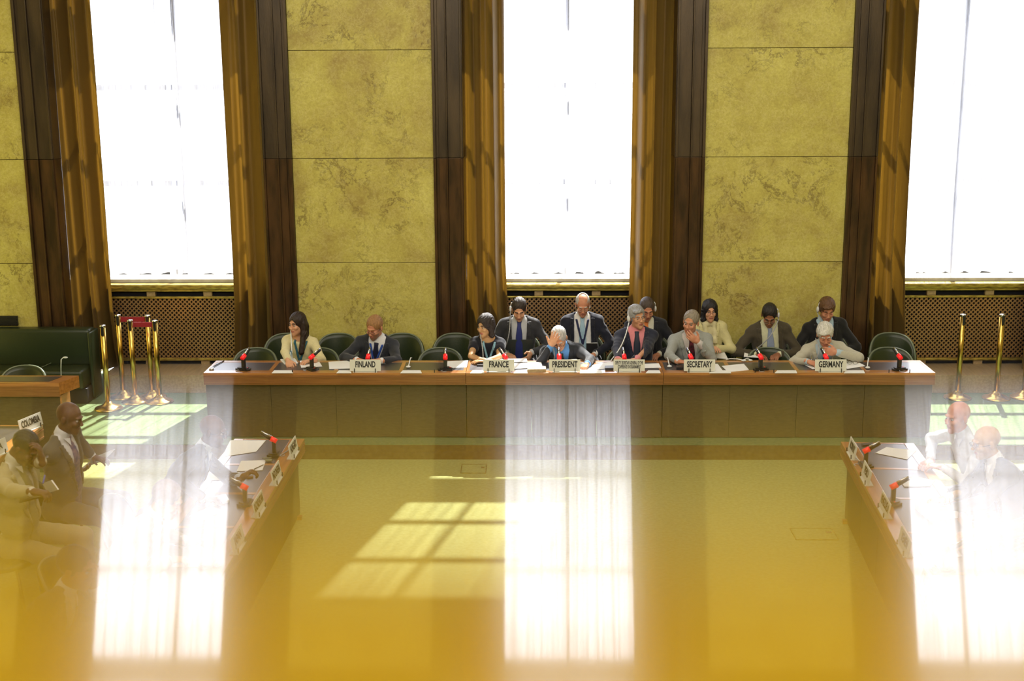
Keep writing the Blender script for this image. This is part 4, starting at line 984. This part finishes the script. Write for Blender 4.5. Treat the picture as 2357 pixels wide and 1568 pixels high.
    if top == 'suit':
        G2 = Grid(lo, hi, .0112); torso(G2, .020, .03, wide=.015)
        for s in (-1, 1):
            wp, el, dd = arms[s][:3]
            G2.cap(sh[s], el, .058*S, .049*S, .03); G2.cap(el, wp-nrm(wp-el)*.035*S, .049*S, .038*S, .025)
        wrinkle(G2, .0034, seed)
        full = G2.d.copy()
        vw = np.interp(u, [.0, .12, vee, 1.0], [0, 0, .012, .085]) if vee < .5 else np.full(u.shape, .1, f32)
        if isinstance(vee, float) and vee < 0: vw = np.interp(u, [.0, .5, 1.0], [-vee, -vee*1.0, .085])
        carve = np.maximum(np.abs(tx)-vw, np.where(ty > .02, -1.0, 1.0))
        G2.d = np.maximum(G2.d, -carve).astype(f32)
        # hollow the neck
        G2.cap(nb-az*.04*S, nb+az*.12*S, .062*S, .070*S, 0, True)
        jm = cloth('%s_%02d%02d%02d' % (jname, *[int(99*x) for x in jacket]), jacket, None, 90, .75)
        child(G2, 'jacket', jm)
        lw_ = np.abs(np.abs(tx)-vw-.024)-.022*np.clip((u-vee)*3.2, 0, 1)
        G3 = Grid(lo, hi, .0112); G3.d = np.maximum(np.maximum(lw_, full-.010*S), np.maximum(np.where(ty > .02, -1.0, 1.0), np.maximum(np.maximum((u-.97)*L, (vee-u)*L), -(full+.004)))).astype(f32)
        child(G3, 'lapel', jm); outer = full
        if cuffs:
            for s in (-1, 1):
                wp, el, dd = arms[s][:3]; a = wp-nrm(wp-el)*.06*S; G4 = Grid(wp-.09, wp+.09, .0065); G4.cap(a, wp-nrm(wp-el)*.012*S, .036*S, .034*S); child(G4, 'cuff', cloth('shirt_%02d%02d%02d' % tuple(int(99*x) for x in shirt), shirt))
    if scarf:
        G5 = Grid(nb-.24*S, nb+.16*S, .008)
        for k in range(14):
            a0, a1 = 2*pi*k/14, 2*pi*(k+1)/14
            p0 = nb+(lx*cos(a0)*.078+fy*sin(a0)*.075)*S+az*(.02-.02*sin(a0))*S; p1 = nb+(lx*cos(a1)*.078+fy*sin(a1)*.075)*S+az*(.02-.02*sin(a1))*S; G5.cap(p0, p1, .026*S, None, .01)
        for s in (-1, 1): G5.cap(nb+lx*s*.05*S+fy*.07*S, nb+lx*s*.05*S+fy*.13*S-az*.20*S, .028*S, .034*S, .01)
        wrinkle(G5, .004, 2); child(G5, 'scarf', cloth('scarf_%02d%02d%02d' % tuple(int(99*x) for x in scarf), scarf))
    if lanyard is not None:
        lc, sgn = lanyard if isinstance(lanyard, tuple) and isinstance(lanyard[0], tuple) else (lanyard, 0)
        dist = np.minimum(np.abs(tx-sgn*.02-(.060*(u-.42)/.5)), np.abs(tx-sgn*.02+(.060*(u-.42)/.5))); reg = np.maximum(dist-.0115, np.maximum((.42-u), (u-.95))*L)
        on_shirt(reg, 'lanyard', cloth('lanyard_%02d%02d%02d' % tuple(int(99*x) for x in lc), lc), .020)
    # trousers / skirt
    lo = np.minimum.reduce([hip, knee[1], knee[-1], knee[(1, 'f')], knee[(-1, 'f')]])-.22; hi = np.maximum.reduce([hip, knee[1], knee[-1]])+.2
    G = Grid(lo, hi, .014); G.ell(hip-up*.01, (.165*S, .13*S, .13*S), TB, 0)
    for s in (-1, 1):
        G.cap(hip+lx*s*.085*S, knee[s], .092*S, .066*S, .03); G.cap(knee[s], knee[(s, 'f')], .064*S, .052*S, .02)
    wrinkle(G, .004, 1+seed); tcol = trousers or jacket
    child(G, 'trousers', cloth('trousers_%02d%02d%02d' % tuple(int(99*x) for x in tcol), tcol, None, 90))
    for s in (-1, 1):
        f_ = knee[(s, 'f')]; G = Grid(f_-.22, f_+.25, .014); G.cap(np.array([*f_[:2], bz+.045])-F*.05, np.array([*f_[:2], bz+.035])+F*.15*S, .042*S, .035*S)
        X, Y, Z = G.pts(np.array([0, 0, 0]), G.n); G.d = np.maximum(G.d, (bz+.004)-Z+0*X+0*Y).astype(f32); child(G, 'shoe', M['black'])
    # glasses, earpiece
    T = Matrix([[hl[i]*S, -hf[i]*S, hu[i]*S, (H-O)[i]] for i in range(3)]+[[0, 0, 0, 1]])
    if glasses:
        g = MB()
        for s in (-1, 1):
            g.tube([T @ Vector((s*.031+.021*cos(a), -.104+.006*abs(s*.031+.021*cos(a))*10-.0, .001+.0145*sin(a))) for a in [2*pi*k/18 for k in range(19)]], .0014*S, 6)
            g.tube([T @ Vector((s*.052, -.100, .004)), T @ Vector((s*.074, -.06, .004)), T @ Vector((s*.079, .005, .002))], .0013*S, 6)
        g.tube([T @ Vector((-.010, -.106, .003)), T @ Vector((0, -.110, .006)), T @ Vector((.010, -.106, .003))], .0013*S, 6); g.build('glasses', M[glasses], body, True)
    if ear:
        for s in ([-1, 1] if ear == 2 else [ear]):
            e = MB().ball((s*.092, .010, -.004), (.014, .028, .036), 14, 8, 0, T); e.tube([T @ Vector((s*.090, .012, .02)), T @ Vector((s*.086, .02, .06)), T @ Vector((s*.075, .03, .075))], .004*S, 6); e.build('earpiece', M['white'], body, True)
    if cable:
        a = T @ Vector((cable[0]*.095, 0, -.035)); e_ = Vector(at(cable[1], cable[2], 1, cable[3]))-Vector(O); n_ = 26; pts = []
        for k in range(n_+1):
            t = k/n_; p = a.lerp(e_, t); p += Vector(F)*(.10*sin(pi*t)+.02)*S; p += Vector(lx)*(.02*sin(pi*t)); pts.append(p)
        MB().tube(pts, [.0055+.0018*(k % 2) for k in range(n_+1)], 6).build('earpiece_cable', M['white'] if cable[-1] != 'g' else M['grayp'], body, True)
    return body
GD = (.011, .012, .019); NAVY = (.010, .012, .026); 
TT_ = TH+.03
def desk_w(px, py, dz=.035): return (px, py, 0, TH+dz)
# front row
person('woman in cream blouse with long dark hair and teal lanyard, looking left', (at(688, 800, 1, 14.6)[0], 14.62, 0), 0, (684, 746, 14.42), hyaw=-32, hpitch=6, S=1.06, slim=.86,
       hands={-1: dict(w=desk_w(663, 831, .05), d=(.35, .75, -.35), n=(.2, -.1, -1), curl=.75, pole=(.9, .1, -.6)), 1: dict(w=desk_w(722, 830, .03), d=(-.7, .5, 0), n=(0, 0, -1))},
       skin='fair', hair='long', hair_c=(.030, .014, .010), top='blouse', shirt=(.74, .66, .36), lanyard=((.03, .14, .2), 1), ear=-1, cable=(-1, 674, 828, 14.2), trousers=(.03, .03, .04))
person('bearded man with reddish blond hair, dark glasses and suit behind FINLAND', (at(862, 800, 1, 14.6)[0], 14.62, 0), 0, (862, 754, 14.36), hyaw=-24, hpitch=24, hroll=-4,
       hands={-1: dict(w=desk_w(822, 829), d=(.9, .35, 0), n=(0, 0, -1), curl=.4, pole=(1, -.1, -.5)), 1: dict(w=desk_w(876, 831), d=(-.9, .25, .0), n=(0, 0, -1), curl=.4, pole=(1, -.1, -.5))},
       skin='ruddy', hair='short', hair_c=(.42, .21, .08), jacket=(.022, .025, .034), tie=(.01, .012, .04), beard=True, glasses='black', lanyard=(.02, .07, .35), vee=.25)
person('woman in black short-sleeved dress with pale blue lanyard behind FRANCE', (at(1120, 800, 1, 14.6)[0], 14.62, 0), 0, (1117, 750, 14.42), hyaw=-36, hpitch=10, S=1.04, slim=.84,
       hands={-1: dict(w=desk_w(1110, 829, .04), d=(.95, .1, 0), n=(0, .0, -1), curl=.15, pole=(1.0, .1, -.6)), 1: dict(w=desk_w(1120, 831, .03), d=(-.95, .15, 0), n=(0, 0, -1), curl=.2, pole=(1, .1, -.6))},
       skin='tan', hair='bob', hair_c=(.030, .020, .018), top='dress', shirt=(.008, .009, .018), sleeve='short', lanyard=((.25, .48, .62), 1), cable=(-1, 1112, 828, 14.2, 'g'), trousers=(.01, .01, .015))
person('grey-haired man in charcoal suit resting his forehead in his raised hand', (at(1303, 800, 1, 14.58)[0], 14.60, 0), 0, (1287, 779, 14.22), hyaw=-6, hpitch=40, hroll=8,
       hands={-1: dict(w=(1268, 797, 14.06), d=(.35, .25, .9), n=(.25, -.9, .1), curl=[.05, .08, .08], pole=(.7, .5, -1), thumb=-.9, spread=.5), 1: dict(w=desk_w(1352, 838, .04), d=(-.45, .8, -.15), n=(0, 0, -1), curl=.55, pole=(1, -.1, -.5))},
       skin='fair', hair='short', hair_c=(.62, .62, .62), jacket=(.026, .028, .034), shirt=(.12, .32, .72), tie=(.035, .038, .036), glasses='black', scarf=None, vee=.3, cable=(-1, 1275, 828, 14.2, 'g'))
person('grey-haired man in navy suit and pink shirt wearing an earpiece', (at(1465, 800, 1, 14.6)[0], 14.64, 0), 0, (1466, 730, 14.56), hyaw=22, hpitch=2, hroll=6,
       hands={-1: dict(w=desk_w(1423, 829), d=(.95, .2, 0), n=(0, 0, -1), curl=.35, pole=(1, -.2, -.5)), 1: dict(w=desk_w(1462, 830, .03), d=(-.95, .2, 0), n=(0, 0, -1), curl=.3, pole=(1, -.2, -.5))},
       skin='fair', hair='full', hair_c=(.42, .42, .43), jacket=(.014, .018, .040), shirt=(.78, .28, .31), tie=(.022, .028, .05), glasses='wire', ear=-1, cable=(-1, 1405, 830, 14.12), vee=.2)
person('man in light grey suit with hand over his mouth behind SECRETARY', (at(1590, 800, 1, 14.6)[0], 14.62, 0), 0, (1590, 742, 14.38), hyaw=-24, hpitch=10, hroll=-6,
       hands={1: dict(w=(1608, 788, 14.12), d=(-.72, .06, .55), n=(-.1, -.9, .3), curl=[.35, .45, .3], pole=(.5, .5, -1), thumb=-.3), -1: dict(w=desk_w(1562, 833), d=(.85, .5, 0), n=(0, 0, -1), curl=.4, pole=(1, -.1, -.5))},
       skin='ruddy', hair='short', hair_c=(.33, .28, .22), jacket=(.34, .36, .34), shirt=(.62, .58, .58), tie=(.03, .008, .014), tie2=(.16, .02, .04), vee=.22, trousers=(.03, .03, .04))
person('white-haired man in pale beige suit writing, hand at his mouth, behind GERMANY', (at(1895, 800, 1, 14.6)[0], 14.60, 0), 0, (1899, 771, 14.22), hyaw=-4, hpitch=26, hroll=4,
       hands={1: dict(w=(1926, 811, 14.02), d=(-.88, -.02, .16), n=(.0, -.9, -.2), curl=[.4, .5, .3], pole=(1.1, .1, -.45), thumb=-.1), -1: dict(w=desk_w(1860, 833, .045), d=(.7, .45, -.2), n=(.2, 0, -1), curl=.8, pole=(1.1, -.1, -.4))},
       skin='ruddy', hair='full', hair_c=(.82, .80, .74), jacket=(.52, .50, .40), shirt=(.45, .58, .68), tie=(.03, .09, .15), vee=.22, trousers=(.2, .2, .16), cable=(-1, 1873, 828, 14.1, 'g'))
# back row
BY = 15.17
def back(label, px, py, yaw, pitch, **k):
    person(label, (at(px, 800, 1, BY)[0], BY, 0), 0, (px, py, k.pop('hy', 14.98)), hyaw=yaw, hpitch=pitch, **k)
lap = lambda px, s: dict(w=(px, 816, 14.86), d=(-.5*s, .8, -.1), n=(0, 0, -1), curl=.45, pole=(1, -.3, -.4))
back('dark-haired man in charcoal suit and blue tie looking down at a laptop', 1195, 712, 0, 32, hands={-1: lap(1168, -1), 1: dict(w=(1222, 812, 14.84), d=(-.3, .7, -.5), n=(-1, 0, -.3), curl=.5, pole=(1, -.3, -.4))},
     skin='fair', hair='short', hair_c=(.035, .022, .018), jacket=(.030, .031, .038), shirt=(.50, .52, .55), tie=(.02, .03, .16), ear=-1, cable=(-1, 1163, 800, 14.9, 'g'), vee=-.075, jname='suit')
back('balding man in navy suit with light blue tie and lanyard looking down', 1341, 702, 2, 26, hands={-1: lap(1318, -1), 1: lap(1368, 1)}, skin='ruddy', hair='bald_top', hair_c=(.60, .56, .52), jacket=NAVY, shirt=(.80, .80, .80),
     tie=(.33, .50, .64), lanyard=(.02, .025, .08), glasses='wire', vee=-.09)
back('man in dark suit and orange tie half hidden behind the pink shirt', 1489, 712, 6, 26, hands={-1: lap(1470, -1), 1: lap(1516, 1)}, skin='ruddy', hair='short', hair_c=(.08, .055, .045), jacket=GD, shirt=(.75, .75, .62), tie=(.85, .24, .05), ear=1, vee=-.06)
back('woman with dark bobbed hair in cream jacket and scarf', 1634, 716, 4, 6, hands={-1: dict(w=(1636, 800, 14.84), d=(.5, .8, 0), n=(0, 0, -1)), 1: dict(w=(1648, 802, 14.84), d=(-.8, .4, 0), n=(0, 0, -1))}, S=1.02, slim=.84, skin='fair', hair='bob', hair_c=(.012, .010, .014),
     jacket=(.70, .64, .33), shirt=(.66, .60, .36), scarf=(.76, .70, .42), glasses='black', vee=.3, jname='cream_jacket', trousers=(.45, .36, .15), cuffs=False)
back('man in dark brown suit with pale blue tie, chin on chest, wire glasses', 1771, 726, -8, 38, hy=14.95, hands={-1: lap(1742, -1), 1: lap(1792, 1)}, S=1.13, skin='olive', hair='short', hair_c=(.018, .012, .010), jacket=(.070, .056, .034), shirt=(.70, .70, .48), tie=(.30, .36, .52),
     glasses='wire', ear=1, cable=(1, 1735, 806, 14.86, 'g'), vee=-.085)
back('brown-haired man in black suit looking down behind the white-haired man', 1903, 713, 2, 24, hands={-1: lap(1880, -1), 1: lap(1930, 1)}, S=1.13, skin='ruddy', hair='full', hair_c=(.16, .075, .035), jacket=(.008, .008, .009), shirt=(.45, .62, .75), ear=-1, vee=.35, cable=(-1, 1880, 770, 15.0, 'g'))
# left foreground
def side(label, hip_, facing, headp, **k): person(label, (hip_[0], hip_[1], ZF), facing, None, headp, **k)
side('bald dark-skinned man in grey suit in profile holding a white document', (-4.12, 10.55), 82, at(160, 962, 0, -3.90), hyaw=84, hpitch=16, S=1.10,
     hands={-1: dict(w=at(170, 1082, 2, .56), d=(0, 1, .05), n=(0.2, 0, 1), curl=.4), 1: dict(w=at(214, 1053, 2, .66), d=(-.2, 1, .0), n=(0, 0, -1), curl=.3)}, skin='dark', hair='bald', jacket=(.105, .095, .075), shirt=(.75, .75, .8), tie=(.25, .18, .28), tie2=(.05, .05, .2), vee=.25)
side('dark-skinned man in beige suit bent forward writing with a hand at his brow', (-4.16, 9.70), 80, at(58, 1030, 0, -3.88), hyaw=78, hpitch=42, S=1.08,
     hands={-1: dict(w=at(75, 1132, 0, -3.62), d=(.1, 1, -.1), n=(0, 0, -1), curl=.7, pole=(.8, -.3, -.6)), 1: dict(w=at(96, 1060, 0, -3.66), d=(.0, -.1, 1), n=(-.4, -.8, 0), curl=.6, pole=(.3, .2, -1))}, skin='dark', hair='crop', hair_c=(.012, .010, .009), jacket=(.40, .35, .21), shirt=(.62, .60, .5), tie=(.3, .28, .15), vee=.25, jname='beige')
side('dark-haired man in dark suit, hand to his chin, at the lower left', (-3.28, 7.30), 80, at(176, 1306, 2, 1.08), hyaw=84, hpitch=14, S=1.10,
     hands={1: dict(w=at(214, 1352, 2, .93), d=(0, .3, .9), n=(0, -1, .3), curl=.6, pole=(.5, .2, -1))}, skin='olive', hair='short', hair_c=(.02, .014, .01), jacket=(.05, .045, .04), vee=.25)
side('bald man in dark suit at the left wing desk raising a fist, in the glare', (-3.20, 10.10), 85, at(490, 992, 2, 1.08), hyaw=88, hpitch=16, S=1.10,
     hands={1: dict(w=at(556, 1100, 2, .70), d=(.2, .7, .5), n=(0, 0, -1), curl=.8, pole=(.9, -.2, -.5)), -1: dict(w=at(470, 1150, 2, ZW+.05), d=(.2, 1, 0), n=(0, 0, -1), curl=.6, pole=(.9, -.2, -.5))}, skin='dark', hair='bald', jacket=(.05, .05, .06), shirt=(.55, .62, .75), tie=(.2, .3, .5), glasses='black', vee=.25)
side('man nearer the camera at the left wing desk, bowed over papers in the glare', (-3.18, 8.75), 85, at(385, 1150, 2, 1.05), hyaw=84, hpitch=30, S=1.10,
     hands={1: dict(w=(-2.58, 8.95, ZW+.05), d=(.1, 1, 0), n=(0, 0, -1), curl=.4), -1: dict(w=(-2.62, 8.6, ZW+.05), d=(.2, 1, 0), n=(0, 0, -1), curl=.7)}, skin='fair', hair='short', hair_c=(.25, .16, .12), jacket=(.30, .29, .28), vee=.25)
# right foreground
side('bald man in white shirt leaning on the right wing desk, looking left', (3.90, 10.8), -72, at(2204, 960, 2, 1.10), hyaw=-66, hpitch=8, S=1.10,
     hands={-1: dict(w=at(2142, 1062, 2, ZW+.05), d=(.35, .8, 0), n=(0, 0, -1), curl=.5, pole=(1.1, -.1, -.3)), 1: dict(w=at(2170, 1076, 2, ZW+.05), d=(-.6, .6, 0), n=(0, 0, -1), curl=.5, pole=(1, -.1, -.4))}, skin='ruddy', hair='bald', top='shirt', shirt=(.55, .58, .66), trousers=(.05, .05, .06))
side('bald man with glasses at the right wing desk in profile, veiled by glare', (3.95, 9.95), -84, at(2270, 1018, 2, 1.08), hyaw=-86, hpitch=14, S=1.10,
     hands={-1: dict(w=at(2174, 1150, 2, ZW+.05), d=(.1, 1, 0), n=(0, 0, -1), curl=.5), 1: dict(w=at(2182, 1172, 2, ZW+.05), d=(-.1, 1, 0), n=(0, 0, -1), curl=.7)}, skin='tan', hair='bald', jacket=(.09, .10, .12), glasses='black', vee=.25)
side('person at the right picture edge whose hands reach onto the desk', (3.96, 8.92), -85, (3.86, 8.90, 1.06), hyaw=-80, hpitch=20, S=1.10,
     hands={-1: dict(w=at(2240, 1228, 2, ZW+.05), d=(.1, 1, 0), n=(0, 0, -1), curl=.5), 1: dict(w=at(2236, 1256, 2, ZW+.05), d=(-.1, 1, 0), n=(0, 0, -1), curl=.5)}, skin='fair', hair='short', hair_c=(.1, .08, .06), jacket=(.05, .055, .07), vee=.25)

# things held in hands
def held(name, P, th, m, lab, cat):
    P = [Vector(p) for p in P]; c = sum(P, Vector())/4; n_ = (P[1]-P[0]).cross(P[3]-P[0]).normalized()*th
    vs = [p-c for p in P]+[p-c+n_ for p in P]; o = mesh_obj(name, vs, [(3, 2, 1, 0), (4, 5, 6, 7), (0, 1, 5, 4), (1, 2, 6, 5), (2, 3, 7, 6), (3, 0, 4, 7)], m); o.location = c; return tag(o, lab, cat)
held('held_document', [at(184, 1080, 2, .575), at(240, 1060, 2, .60), at(266, 1033, 2, .70), at(222, 1050, 2, .655)], .004, M['paper'], 'white document held up by the man in the grey suit', 'paper')
held('held_notebook', [at(112, 1134, 0, -3.62), at(136, 1126, 0, -3.44), at(120, 1104, 0, -3.50), at(100, 1112, 0, -3.66)], .008, M['paper'], 'open white notebook on the knee of the man in beige', 'notebook')
held('held_folder', [at(45, 1158, 0, -3.80), at(118, 1140, 0, -3.5), at(112, 1132, 0, -3.55), at(48, 1146, 0, -3.85)], .012, M['black'], 'black folder on the lap of the man in beige', 'folder')
for a, b, m, lab in (((99, 1112, -3.58), (103, 1094, -3.60), 'blue', 'blue pen in the hand of the man in beige'),):
    p0, p1 = at(a[0], a[1], 0, a[2]), at(b[0], b[1], 0, b[2]); tube_thing('held_pen', [p0, p1], .006, M[m], lab, 'pen')
p0, p1 = at(671, 832, 1, 14.02), at(669, 811, 1, 14.10); tube_thing('held_pen', [p0, p1], .006, M['white'], 'green and white pen in the hand of the woman in cream', 'pen')
p0, p1 = at(1867, 837, 1, 13.98), at(1869, 819, 1, 14.08); tube_thing('held_pen', [p0, p1], .006, M['chrome'], 'silver pen in the hand of the white-haired man', 'pen')
held('lap_papers', [at(1640, 824, 1, 14.80), at(1676, 828, 1, 14.70), at(1664, 806, 1, 14.98), at(1640, 804, 1, 15.0)], .01, M['paper'], 'loose papers on the lap of the woman in the cream jacket', 'paper')
held('lap_papers', [at(1712, 822, 1, 14.80), at(1750, 824, 1, 14.74), at(1748, 812, 1, 14.92), at(1714, 810, 1, 14.94)], .006, M['paper'], 'sheet on the knee of the man in the brown suit', 'paper')
